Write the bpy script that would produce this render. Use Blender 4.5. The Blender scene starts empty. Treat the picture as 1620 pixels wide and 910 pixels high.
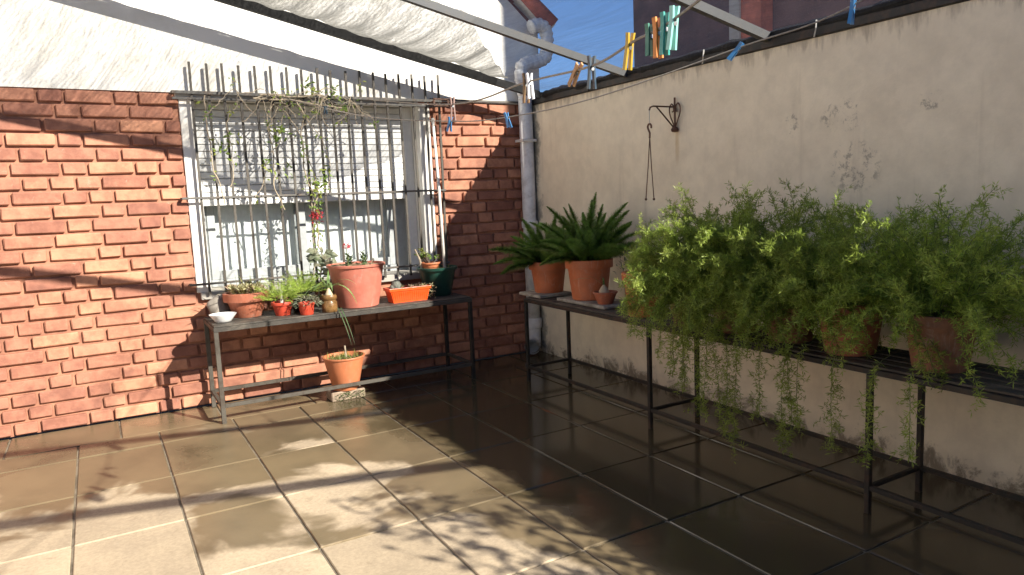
import bpy, math, random
from mathutils import Vector, Matrix, Euler, noise
random.seed(7)
R = math.radians
SC = bpy.context.scene
COL = SC.collection

# ------------------------------------------------------------------ camera
YAW, PITCH, ROLL = 0.5418, -0.1277, -0.0386
CAM = Vector((-0.2076, -4.4228, 1.2888))
fw = Vector((math.sin(YAW)*math.cos(PITCH), math.cos(YAW)*math.cos(PITCH), math.sin(PITCH)))
rt = Vector((math.cos(YAW), -math.sin(YAW), 0)); upv = rt.cross(fw)
cr, sr = math.cos(ROLL), math.sin(ROLL)
r2 = rt*cr + upv*sr; u2 = upv*cr - rt*sr
cd = bpy.data.cameras.new('camera'); cam = bpy.data.objects.new('camera', cd); COL.objects.link(cam)
cam.matrix_world = Matrix(((r2.x, u2.x, -fw.x, CAM.x), (r2.y, u2.y, -fw.y, CAM.y), (r2.z, u2.z, -fw.z, CAM.z), (0, 0, 0, 1)))
cd.sensor_width = 36; cd.lens = 36*1149.8/1620; cd.shift_x = -(848-810)/1620
cd.clip_start = 0.05; cd.clip_end = 2000
SC.camera = cam

# ------------------------------------------------------------------ world, sun, exposure
SUN = Vector((1.0, -2.03, 1.32)).normalized()          # towards the sun
elev = math.asin(SUN.z); azim = math.atan2(SUN.x, SUN.y)
W = bpy.data.worlds.new('World'); SC.world = W; W.use_nodes = True
wn = W.node_tree; bg = wn.nodes['Background']
sky = wn.nodes.new('ShaderNodeTexSky'); sky.sky_type = 'NISHITA'; sky.sun_disc = False
sky.sun_elevation = elev; sky.sun_rotation = azim; sky.altitude = 200; sky.air_density = 0.7; sky.dust_density = 0.0; sky.ozone_density = 6.0
wn.links.new(sky.outputs[0], bg.inputs[0]); bg.inputs[1].default_value = 0.07
sl = bpy.data.lights.new('sun', 'SUN'); sl.energy = 5.0; sl.angle = R(0.53); sl.color = (1.0, 0.94, 0.84)
so = bpy.data.objects.new('sun', sl); COL.objects.link(so)
so.rotation_euler = (-SUN).to_track_quat('-Z', 'Y').to_euler(); so.location = SUN*30
vs = SC.view_settings; vs.view_transform = 'Standard'; vs.look = 'None'; vs.gamma = 1; vs.use_curve_mapping = False
vs.exposure = 1.25
SC.render.engine = 'CYCLES'
SC.cycles.max_bounces = 10; SC.cycles.transparent_max_bounces = 24
SC.cycles.diffuse_bounces = 5

# ------------------------------------------------------------------ helpers
def lin(c):
    return tuple(((x/255)/12.92 if x/255 <= .04045 else ((x/255+.055)/1.055)**2.4) for x in c)

class N:
    """tiny node helper"""
    def __init__(s, name):
        s.m = bpy.data.materials.new(name); s.m.use_nodes = True
        s.t = s.m.node_tree; s.t.nodes.clear()
        s.out = s.t.nodes.new('ShaderNodeOutputMaterial')
    def n(s, typ, **kw):
        x = s.t.nodes.new(typ)
        for k, v in kw.items(): setattr(x, k, v)
        return x
    def l(s, a, b): s.t.links.new(a, b)
    def pos(s):
        if not hasattr(s, '_p'): s._p = s.n('ShaderNodeNewGeometry').outputs['Position']
        return s._p
    def val(s, v):
        x = s.n('ShaderNodeValue'); x.outputs[0].default_value = v; return x.outputs[0]
    def math(s, op, a, b=None, c=None, clamp=False):
        x = s.n('ShaderNodeMath', operation=op); x.use_clamp = clamp
        for i, v in enumerate((a, b, c)):
            if v is None: continue
            if isinstance(v, (int, float)): x.inputs[i].default_value = v
            else: s.l(v, x.inputs[i])
        return x.outputs[0]
    def noise(s, scale=5, detail=4, rough=.55, vec=None, sc3=None, dist=0):
        x = s.n('ShaderNodeTexNoise'); x.inputs['Scale'].default_value = scale; x.inputs['Detail'].default_value = detail
        x.inputs['Roughness'].default_value = rough; x.inputs['Distortion'].default_value = dist
        v = vec if vec is not None else s.pos()
        if sc3:
            mp = s.n('ShaderNodeMapping'); mp.inputs['Scale'].default_value = sc3; s.l(v, mp.inputs[0]); v = mp.outputs[0]
        s.l(v, x.inputs['Vector']); return x.outputs[0]
    def ramp(s, f, lo, hi, a=0., b=1.):
        x = s.n('ShaderNodeMapRange'); x.interpolation_type = 'SMOOTHSTEP'; s.l(f, x.inputs[0])
        for i, v in ((1, lo), (2, hi), (3, a), (4, b)): x.inputs[i].default_value = v
        return x.outputs[0]
    def mix(s, f, a, b):
        x = s.n('ShaderNodeMix', data_type='RGBA')
        if isinstance(f, (int, float)): x.inputs[0].default_value = f
        else: s.l(f, x.inputs[0])
        for i, v in ((6, a), (7, b)):
            if isinstance(v, tuple): x.inputs[i].default_value = (*v[:3], 1)
            else: s.l(v, x.inputs[i])
        return x.outputs[2]
    def hsv(s, col, v=None, h=None, sat=None):
        x = s.n('ShaderNodeHueSaturation')
        if isinstance(col, tuple): x.inputs['Color'].default_value = (*col, 1)
        else: s.l(col, x.inputs['Color'])
        for k, q in (('Value', v), ('Hue', h), ('Saturation', sat)):
            if q is None: continue
            if isinstance(q, (int, float)): x.inputs[k].default_value = q
            else: s.l(q, x.inputs[k])
        return x.outputs[0]
    def xyz(s):
        x = s.n('ShaderNodeSeparateXYZ'); s.l(s.pos(), x.inputs[0]); return x.outputs
    def rnd(s): return s.n('ShaderNodeObjectInfo').outputs['Random']
    def bump(s, h, strength=.3, dist=.01):
        x = s.n('ShaderNodeBump'); x.inputs['Strength'].default_value = strength; x.inputs['Distance'].default_value = dist
        s.l(h, x.inputs['Height']); return x.outputs[0]
    def bsdf(s, col, rough=.6, metal=0, spec=.5, normal=None):
        x = s.n('ShaderNodeBsdfPrincipled')
        for k, v in (('Base Color', col), ('Roughness', rough), ('Metallic', metal), ('Specular IOR Level', spec)):
            if isinstance(v, tuple): x.inputs[k].default_value = (*v[:3], 1)
            elif isinstance(v, (int, float)): x.inputs[k].default_value = v
            else: s.l(v, x.inputs[k])
        if normal is not None: s.l(normal, x.inputs['Normal'])
        return x.outputs[0]
    def done(s, sh): s.l(sh, s.out.inputs[0]); return s.m

def simple(name, col, rough=.6, metal=0, var=.18, scale=18, bump=.15, bscale=120, spec=.5, dirt=None, dirtamt=.5, bloom=0):
    q = N(name)
    f = q.ramp(q.noise(scale, 5, .6), .3, .7, 1-var, 1+var)
    r = q.math('MULTIPLY_ADD', q.rnd(), var, 1-var*.5)
    c = q.hsv(col, v=q.math('MULTIPLY', f, r))
    if dirt:
        c = q.mix(q.math('MULTIPLY', q.ramp(q.noise(scale*.6, 6, .7, dist=.6), .5, .72), dirtamt), c, dirt)
    if bloom:
        c = q.mix(q.math('MULTIPLY', q.ramp(q.noise(1, 6, .75, sc3=(26, 26, 9), dist=.6), .52, .74), bloom), c, (.55, .44, .36))
        c = q.mix(q.math('MULTIPLY', q.ramp(q.noise(70, 6, .8), .60, .70), bloom*.9), c, (.14, .09, .06))
    rr = q.ramp(q.noise(scale*2, 3), .3, .7, max(.02, rough-.1), min(1, rough+.1))
    nb = q.bump(q.noise(bscale, 4, .65), bump, .004) if bump else None
    return q.done(q.bsdf(c, rr, metal, spec, nb))

def leafmat(name, col, col2=None, trans=.35, rough=.45, var=.35):
    q = N(name)
    f = q.ramp(q.noise(28, 3, .6), .3, .7, 1-var, 1+var)
    base = col
    if col2: base = q.mix(q.ramp(q.noise(9, 3, .6), .42, .62), col, col2)
    r = q.math('MULTIPLY_ADD', q.rnd(), .3, .85)
    c = q.hsv(base, v=q.math('MULTIPLY', f, r))
    tr = q.n('ShaderNodeBsdfTranslucent'); q.l(c, tr.inputs[0])
    mx = q.n('ShaderNodeMixShader'); mx.inputs[0].default_value = trans
    q.l(q.bsdf(c, rough, 0, .35), mx.inputs[1]); q.l(tr.outputs[0], mx.inputs[2])
    return q.done(mx.outputs[0])

class MB:
    def __init__(s): s.v = []; s.f = []
    def box(s, x0, x1, y0, y1, z0, z1):
        b = len(s.v)
        s.v += [(x, y, z) for x in (x0, x1) for y in (y0, y1) for z in (z0, z1)]
        s.f += [tuple(b+i for i in q) for q in ((0, 1, 3, 2), (4, 6, 7, 5), (0, 4, 5, 1), (2, 3, 7, 6), (0, 2, 6, 4), (1, 5, 7, 3))]
        return s
    def bbox(s, x0, x1, y0, y1, z0, z1, e=.004):
        """box with chamfered edges"""
        b = len(s.v); X = (x0, x1); Y = (y0, y1); Z = (z0, z1); idx = {}
        for i in (0, 1):
            for j in (0, 1):
                for k in (0, 1):
                    sx, sy, sz = (1-2*i), (1-2*j), (1-2*k)
                    for a in range(3):
                        p = [X[i]+sx*e, Y[j]+sy*e, Z[k]+sz*e]; p[a] = (X[i], Y[j], Z[k])[a]
                        idx[i, j, k, a] = len(s.v); s.v.append(tuple(p))
        g = lambda i, j, k, a: idx[i, j, k, a]
        for i in (0, 1):
            q = [g(i, 0, 0, 0), g(i, 1, 0, 0), g(i, 1, 1, 0), g(i, 0, 1, 0)]; s.f.append(tuple(q if i else q[::-1]))
            q = [g(0, i, 0, 1), g(0, i, 1, 1), g(1, i, 1, 1), g(1, i, 0, 1)]; s.f.append(tuple(q if i else q[::-1]))
            q = [g(0, 0, i, 2), g(1, 0, i, 2), g(1, 1, i, 2), g(0, 1, i, 2)]; s.f.append(tuple(q if i else q[::-1]))
        for i in (0, 1):
            for j in (0, 1):
                s.f.append((g(i, j, 0, 0), g(i, j, 1, 0), g(i, j, 1, 1), g(i, j, 0, 1)))
                s.f.append((g(i, 0, j, 0), g(i, 1, j, 0), g(i, 1, j, 2), g(i, 0, j, 2)))
                s.f.append((g(0, i, j, 1), g(1, i, j, 1), g(1, i, j, 2), g(0, i, j, 2)))
                for k in (0, 1): s.f.append((g(i, j, k, 0), g(i, j, k, 1), g(i, j, k, 2)))
        return s
    def tube(s, pts, rad, n=8, cap=True, flat=None):
        pts = [Vector(p) for p in pts]; m = len(pts)
        rad = rad if isinstance(rad, (list, tuple)) else [rad]*m
        b0 = len(s.v); ref = None
        for i, p in enumerate(pts):
            t = (pts[min(i+1, m-1)]-pts[max(i-1, 0)])
            t = t.normalized() if t.length > 1e-9 else Vector((0, 0, 1))
            if ref is None: ref = Vector((0, 0, 1)) if abs(t.z) < .9 else Vector((1, 0, 0))
            a = (ref - t*ref.dot(t))
            a = a.normalized() if a.length > 1e-6 else t.orthogonal().normalized()
            ref = a; c = t.cross(a)
            for k in range(n):
                an = 2*math.pi*(k+.5)/n
                s.v.append(tuple(p + (a*math.cos(an)+c*math.sin(an))*rad[i]))
        for i in range(m-1):
            for k in range(n):
                k2 = (k+1) % n
                s.f.append((b0+i*n+k, b0+i*n+k2, b0+(i+1)*n+k2, b0+(i+1)*n+k))
        if cap:
            s.f.append(tuple(b0+k for k in range(n))[::-1]); s.f.append(tuple(b0+(m-1)*n+k for k in range(n)))
        return s
    def bar(s, a, b, w):                      # square bar
        return s.tube([a, b], w*.7071, 4)
    def lathe(s, prof, n=28, c=(0, 0, 0), wob=0, sx=1, sy=1):
        b0 = len(s.v); m = len(prof)
        for i, (r, z) in enumerate(prof):
            for k in range(n):
                an = 2*math.pi*k/n
                rr = r*(1+wob*math.sin(2*an+1.3)+wob*.6*math.sin(3*an))
                s.v.append((c[0]+rr*math.cos(an)*sx, c[1]+rr*math.sin(an)*sy, c[2]+z))
        for i in range(m-1):
            for k in range(n):
                k2 = (k+1) % n
                s.f.append((b0+i*n+k, b0+i*n+k2, b0+(i+1)*n+k2, b0+(i+1)*n+k))
        s.f.append(tuple(b0+k for k in range(n))[::-1]); s.f.append(tuple(b0+(m-1)*n+k for k in range(n)))
        return s
    def tri(s, a, b, c):
        k = len(s.v); s.v += [tuple(a), tuple(b), tuple(c)]; s.f.append((k, k+1, k+2)); return s
    def quad(s, a, b, c, d):
        k = len(s.v); s.v += [tuple(a), tuple(b), tuple(c), tuple(d)]; s.f.append((k, k+1, k+2, k+3)); return s
    def leaf(s, base, dirv, L, w, nrm=None, droop=.0):
        d = Vector(dirv).normalized(); n = Vector(nrm) if nrm else Vector((random.uniform(-1, 1), random.uniform(-1, 1), 1.2))
        sd = d.cross(n)
        if sd.length < 1e-4: sd = d.orthogonal()
        sd.normalize(); up = sd.cross(d); b = Vector(base)
        m1 = b+d*L*.4+up*L*.04; tip = b+d*L-Vector((0, 0, droop*L))
        k = len(s.v)
        s.v += [tuple(b), tuple(m1+sd*w*.5-up*w*.12), tuple(m1+up*w*.1), tuple(m1-sd*w*.5-up*w*.12), tuple(tip)]
        s.f += [(k, k+1, k+2), (k, k+2, k+3), (k+1, k+4, k+2), (k+2, k+4, k+3)]
        return s
    def blade(s, base, dirv, L, w, bend=.5, seg=5, thick=0):
        d = Vector(dirv).normalized(); p = Vector(base); sd = d.cross(Vector((0, 0, 1)))
        if sd.length < .05: sd = Vector((random.uniform(-1, 1), random.uniform(-1, 1), 0))
        sd.normalize(); k = len(s.v)
        for i in range(seg+1):
            t = i/seg; ww = w*.5*(1-t**2.2)*(.65+.7*min(1, t*2.5)*.5)
            s.v += [tuple(p-sd*ww), tuple(p+sd*ww)]
            d = (d+Vector((0, 0, -bend/seg))).normalized(); p = p+d*L/seg
        for i in range(seg): s.f.append((k+2*i, k+2*i+1, k+2*i+3, k+2*i+2))
        return s
    def mesh(s, name, mat, smooth=False, org=(0, 0, 0)):
        me = bpy.data.meshes.new(name)
        o = Vector(org)
        me.from_pydata([tuple(Vector(v)-o) for v in s.v] if o.length else s.v, [], s.f)
        me.materials.append(mat); me.update()
        if smooth: me.polygons.foreach_set('use_smooth', [True]*len(me.polygons))
        return me
    def build(s, name, mat, parent=None, smooth=False):
        """verts are world coordinates"""
        org = wloc(parent) if parent else Vector((0, 0, 0))
        o = bpy.data.objects.new(name, s.mesh(name, mat, smooth, org)); COL.objects.link(o)
        if parent: o.parent = parent
        return o

def wloc(o):
    p = Vector((0, 0, 0))
    while o: p = p+o.location; o = o.parent
    return p
def thing(name, label, cat, loc=(0, 0, 0), group=None):
    o = bpy.data.objects.new(name, None); COL.objects.link(o); o.location = loc; o.empty_display_size = .05
    o['label'] = label; o['category'] = cat
    if group: o['group'] = group
    return o
def tag(o, label, cat, group=None):
    o['label'] = label; o['category'] = cat
    if group: o['group'] = group
    return o
def inst(me, name, parent, loc, rot=None, scale=None):
    o = bpy.data.objects.new(name, me); COL.objects.link(o); o.parent = parent; o.location = loc
    if rot is not None: o.rotation_euler = rot
    if scale is not None: o.scale = scale
    return o
def autosmooth(o, ang=40):
    me = o.data
    me.polygons.foreach_set('use_smooth', [True]*len(me.polygons))
    try: me.set_sharp_from_angle(angle=R(ang))
    except Exception: pass
    return o
rnd = random.uniform

def spline(P, n=14):
    P = [Vector(p) for p in P]; Q = [P[0]*2-P[1]]+P+[P[-1]*2-P[-2]]; out = []
    for i in range(1, len(Q)-2):
        for k in range(n):
            t = k/n; a, b, c, d = Q[i-1:i+3]
            out.append(.5*((2*b)+(c-a)*t+(2*a-5*b+4*c-d)*t*t+(3*b-a-3*c+d)*t**3))
    out.append(P[-1]); return out

# ------------------------------------------------------------------ materials
XW, YW = 2.85, 0.68
def tile_mat():
    q = N('wet_concrete_tile'); x, y, z = q.xyz()
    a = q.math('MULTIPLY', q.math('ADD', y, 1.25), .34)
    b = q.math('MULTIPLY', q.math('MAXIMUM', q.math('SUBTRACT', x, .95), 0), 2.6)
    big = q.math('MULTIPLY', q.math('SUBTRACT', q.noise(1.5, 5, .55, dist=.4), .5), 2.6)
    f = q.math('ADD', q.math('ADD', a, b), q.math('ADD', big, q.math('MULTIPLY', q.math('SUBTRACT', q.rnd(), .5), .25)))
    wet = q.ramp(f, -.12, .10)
    pool_shade = q.ramp(f, .45, 1.1)  # wettest floor; the wall's shade is also put into its darker colour
    dry = q.mix(q.ramp(q.noise(3.2, 5, .6), .35, .7), (.47, .375, .255), (.37, .295, .205))
    dry = q.hsv(dry, v=q.ramp(q.noise(60, 4, .7), .25, .75, .86, 1.12))
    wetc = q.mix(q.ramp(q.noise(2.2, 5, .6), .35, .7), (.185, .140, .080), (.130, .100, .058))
    wetc = q.mix(pool_shade, wetc, (.070, .054, .030))
    dry = q.mix(q.math('MULTIPLY', q.ramp(q.noise(14, 7, .75, dist=.7), .54, .72), .45), dry, (.22, .17, .11))
    dry = q.mix(q.math('MULTIPLY', q.ramp(q.noise(38, 5, .7), .62, .72), .35), dry, (.60, .52, .40))
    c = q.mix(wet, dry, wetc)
    grit = q.math('MULTIPLY', q.ramp(q.noise(95, 4, .8), .62, .70), .5); c = q.mix(grit, c, (.07, .055, .035))
    c = q.hsv(c, v=q.math('MULTIPLY_ADD', q.rnd(), .24, .88))
    rough = q.math('ADD', q.ramp(wet, 0, 1, .72, .30), q.ramp(pool_shade, 0, 1, 0, -.17))
    h = q.math('ADD', q.math('MULTIPLY', q.noise(140, 3, .6), q.ramp(pool_shade, 0, 1, .5, .03)), q.math('MULTIPLY', q.noise(5, 2, .5), .35))
    return q.done(q.bsdf(c, rough, 0, q.ramp(pool_shade, 0, 1, .35, .6), q.bump(h, .22, .004)))
def mortar_mat():
    q = N('joint_mortar')
    c = q.mix(q.ramp(q.noise(7, 5, .65), .4, .65), (.215, .18, .13), (.11, .09, .062))
    return q.done(q.bsdf(c, .7, 0, .4, q.bump(q.noise(160, 3), .4, .004)))
def brick_mat(name='painted_brick', k=1.0):
    q = N(name); x, y, z = q.xyz()
    c = q.mix(q.ramp(q.noise(11, 5, .65), .35, .68), (.44*k, .20*k, .125*k), (.30*k, .128*k, .082*k))
    c = q.hsv(c, v=q.math('MULTIPLY_ADD', q.rnd(), .60, .68), h=q.math('MULTIPLY_ADD', q.rnd(), .012, .494))
    pale = q.math('MULTIPLY', q.ramp(q.noise(26, 6, .75, dist=.5), .60, .74), .45)
    c = q.mix(pale, c, (.52, .36, .27))
    dirt = q.math('MULTIPLY', q.ramp(q.noise(4, 5, .7), .5, .75), .45)
    c = q.mix(dirt, c, (.11, .052, .04))
    h = q.math('ADD', q.noise(45, 5, .7), q.math('MULTIPLY', q.noise(190, 3, .6), .35))
    return q.done(q.bsdf(c, .78, 0, .3, q.bump(h, .42, .005)))
def plaster_mat():
    q = N('cream_plaster'); x, y, z = q.xyz()
    c = q.mix(q.ramp(q.noise(1.6, 5, .6), .35, .65), (.79, .71, .545), (.72, .64, .49))
    c = q.hsv(c, v=q.ramp(q.noise(9, 5, .65), .3, .7, .93, 1.05))
    # vertical run marks
    run = q.ramp(q.noise(1, 5, .65, sc3=(6, 9, .7)), .55, .75)
    c = q.mix(q.math('MULTIPLY', run, .28), c, (.40, .34, .26))
    # grey flaked patches high on the near part of the wall
    def blob(y0, z0, ry, rz):
        a = q.math('POWER', q.math('DIVIDE', q.math('SUBTRACT', y, y0), ry), 2)
        b = q.math('POWER', q.math('DIVIDE', q.math('SUBTRACT', z, z0), rz), 2)
        return q.math('SUBTRACT', 1, q.math('ADD', a, b), clamp=True)
    fl = q.ramp(q.noise(24, 8, .8, dist=.25), .51, .60)
    bl = q.math('ADD', q.math('ADD', blob(-2.26, 1.36, .16, .14), blob(-2.19, 1.60, .14, .09)), q.math('ADD', blob(-1.90, 1.58, .05, .07), blob(-2.62, 1.62, .07, .05)), clamp=True)
    flm = q.math('MULTIPLY', fl, q.ramp(bl, .05, .55))
    c = q.mix(q.math('MULTIPLY', flm, .62), c, (.22, .20, .165))
    # damp and lichen along the foot
    ft = q.math('ADD', q.ramp(z, .0, .34, .19, -.24), q.noise(7, 7, .75, dist=.5))
    c = q.mix(q.math('MULTIPLY', q.ramp(ft, .60, .76), .8), c, (.155, .12, .08))
    c = q.mix(q.math('MULTIPLY', q.ramp(q.math('ADD', q.ramp(z, 0, .14, .06, -.3), q.noise(22, 6, .75)), .56, .68), .8), c, (.06, .05, .032))
    # dirt under the top edge
    tp = q.math('ADD', q.ramp(z, 1.80, 2.0, -.3, .16), q.noise(1, 6, .7, sc3=(14, 14, 3)))
    c = q.mix(q.math('MULTIPLY', q.ramp(tp, .5, .75), .55), c, (.24, .20, .15))
    # rust streak under the bracket
    rs = q.math('MULTIPLY', blob(-1.055, 1.55, .022, .13), q.noise(1, 4, .6, sc3=(40, 40, 4)))
    c = q.mix(q.math('MULTIPLY', rs, .9), c, (.42, .27, .08))
    # darker grey towards the corner beside the downpipe
    cn = q.math('ADD', q.ramp(y, .30, .62, -.4, .18), q.noise(6, 6, .7, dist=.4))
    c = q.mix(q.math('MULTIPLY', q.ramp(cn, .5, .7), .7), c, (.13, .13, .115))
    h = q.math('ADD', q.noise(3, 4, .6), q.math('MULTIPLY', q.noise(70, 5, .7), .25))
    return q.done(q.bsdf(c, .85, 0, .25, q.bump(h, .35, .012)))
def white_plaster():
    q = N('white_plaster')
    c = q.mix(q.ramp(q.noise(2.2, 6, .65), .42, .70), (.80, .78, .73), (.66, .63, .56))
    return q.done(q.bsdf(c, .85, 0, .25, q.bump(q.noise(45, 5, .7), .3, .006)))
def net_mat(name, col, dens, streak, sc3, trans=.5, bands=0):
    """knitted shade net: part holes (transparent), part pale yarn"""
    q = N(name)
    s1 = q.noise(1, 5, .7, sc3=sc3); s2 = q.noise(1, 4, .6, sc3=tuple(3.2*a for a in sc3))
    f = q.math('ADD', q.math('MULTIPLY', q.math('SUBTRACT', s1, .5), streak), q.math('MULTIPLY', q.math('SUBTRACT', s2, .5), streak*.8))
    if bands:
        wv = q.n('ShaderNodeTexWave', wave_type='BANDS', bands_direction='X'); wv.inputs['Scale'].default_value = 13.0; wv.inputs['Distortion'].default_value = 7.0
        wv.inputs['Detail'].default_value = 4; wv.inputs['Detail Scale'].default_value = 1.6; q.l(q.pos(), wv.inputs['Vector'])
        f = q.math('ADD', f, q.math('MULTIPLY', q.math('SUBTRACT', q.math('POWER', wv.outputs['Fac'], 3), .25), bands))
    tr = q.math('SUBTRACT', dens, f)                     # open share of the knit seen square on
    tr = q.math('MINIMUM', q.math('MAXIMUM', tr, .02), .99)
    gm = q.n('ShaderNodeNewGeometry'); dt = q.n('ShaderNodeVectorMath', operation='DOT_PRODUCT')
    q.l(gm.outputs['Normal'], dt.inputs[0]); q.l(gm.outputs['Incoming'], dt.inputs[1])
    path = q.math('DIVIDE', 1, q.math('MAXIMUM', q.math('ABSOLUTE', dt.outputs['Value']), .14))   # longer way through the knit at a slant
    al = q.math('SUBTRACT', 1, q.math('POWER', tr, path), clamp=True)
    c = q.hsv(col, v=q.ramp(q.noise(1, 5, .65, sc3=tuple(1.7*a for a in sc3)), .3, .7, .72, 1.15))
    df = q.n('ShaderNodeBsdfDiffuse'); q.l(c, df.inputs[0])
    tl = q.n('ShaderNodeBsdfTranslucent'); q.l(c, tl.inputs[0])
    m1 = q.n('ShaderNodeMixShader'); m1.inputs[0].default_value = trans; q.l(df.outputs[0], m1.inputs[1]); q.l(tl.outputs[0], m1.inputs[2])
    tp = q.n('ShaderNodeBsdfTransparent'); m2 = q.n('ShaderNodeMixShader')
    q.l(al, m2.inputs[0]); q.l(tp.outputs[0], m2.inputs[1]); q.l(m1.outputs[0], m2.inputs[2])
    return q.done(m2.outputs[0])
def glass_mat():
    q = N('window_glass')
    tp = q.n('ShaderNodeBsdfTransparent'); tp.inputs[0].default_value = (.97, .98, .98, 1)
    gl = q.n('ShaderNodeBsdfGlossy'); gl.inputs['Roughness'].default_value = .02
    fr = q.n('ShaderNodeFresnel'); fr.inputs[0].default_value = 1.5
    mx = q.n('ShaderNodeMixShader'); q.l(fr.outputs[0], mx.inputs[0]); q.l(tp.outputs[0], mx.inputs[1]); q.l(gl.outputs[0], mx.inputs[2])
    return q.done(mx.outputs[0])
def iron_mat(name, col, rust, amt):
    q = N(name)
    c = q.mix(q.math('MULTIPLY', q.ramp(q.noise(16, 6, .7, dist=.4), .46, .66), amt), col, rust)
    return q.done(q.bsdf(c, .55, 0, .4, q.bump(q.noise(120, 4, .7), .4, .002)))

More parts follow.
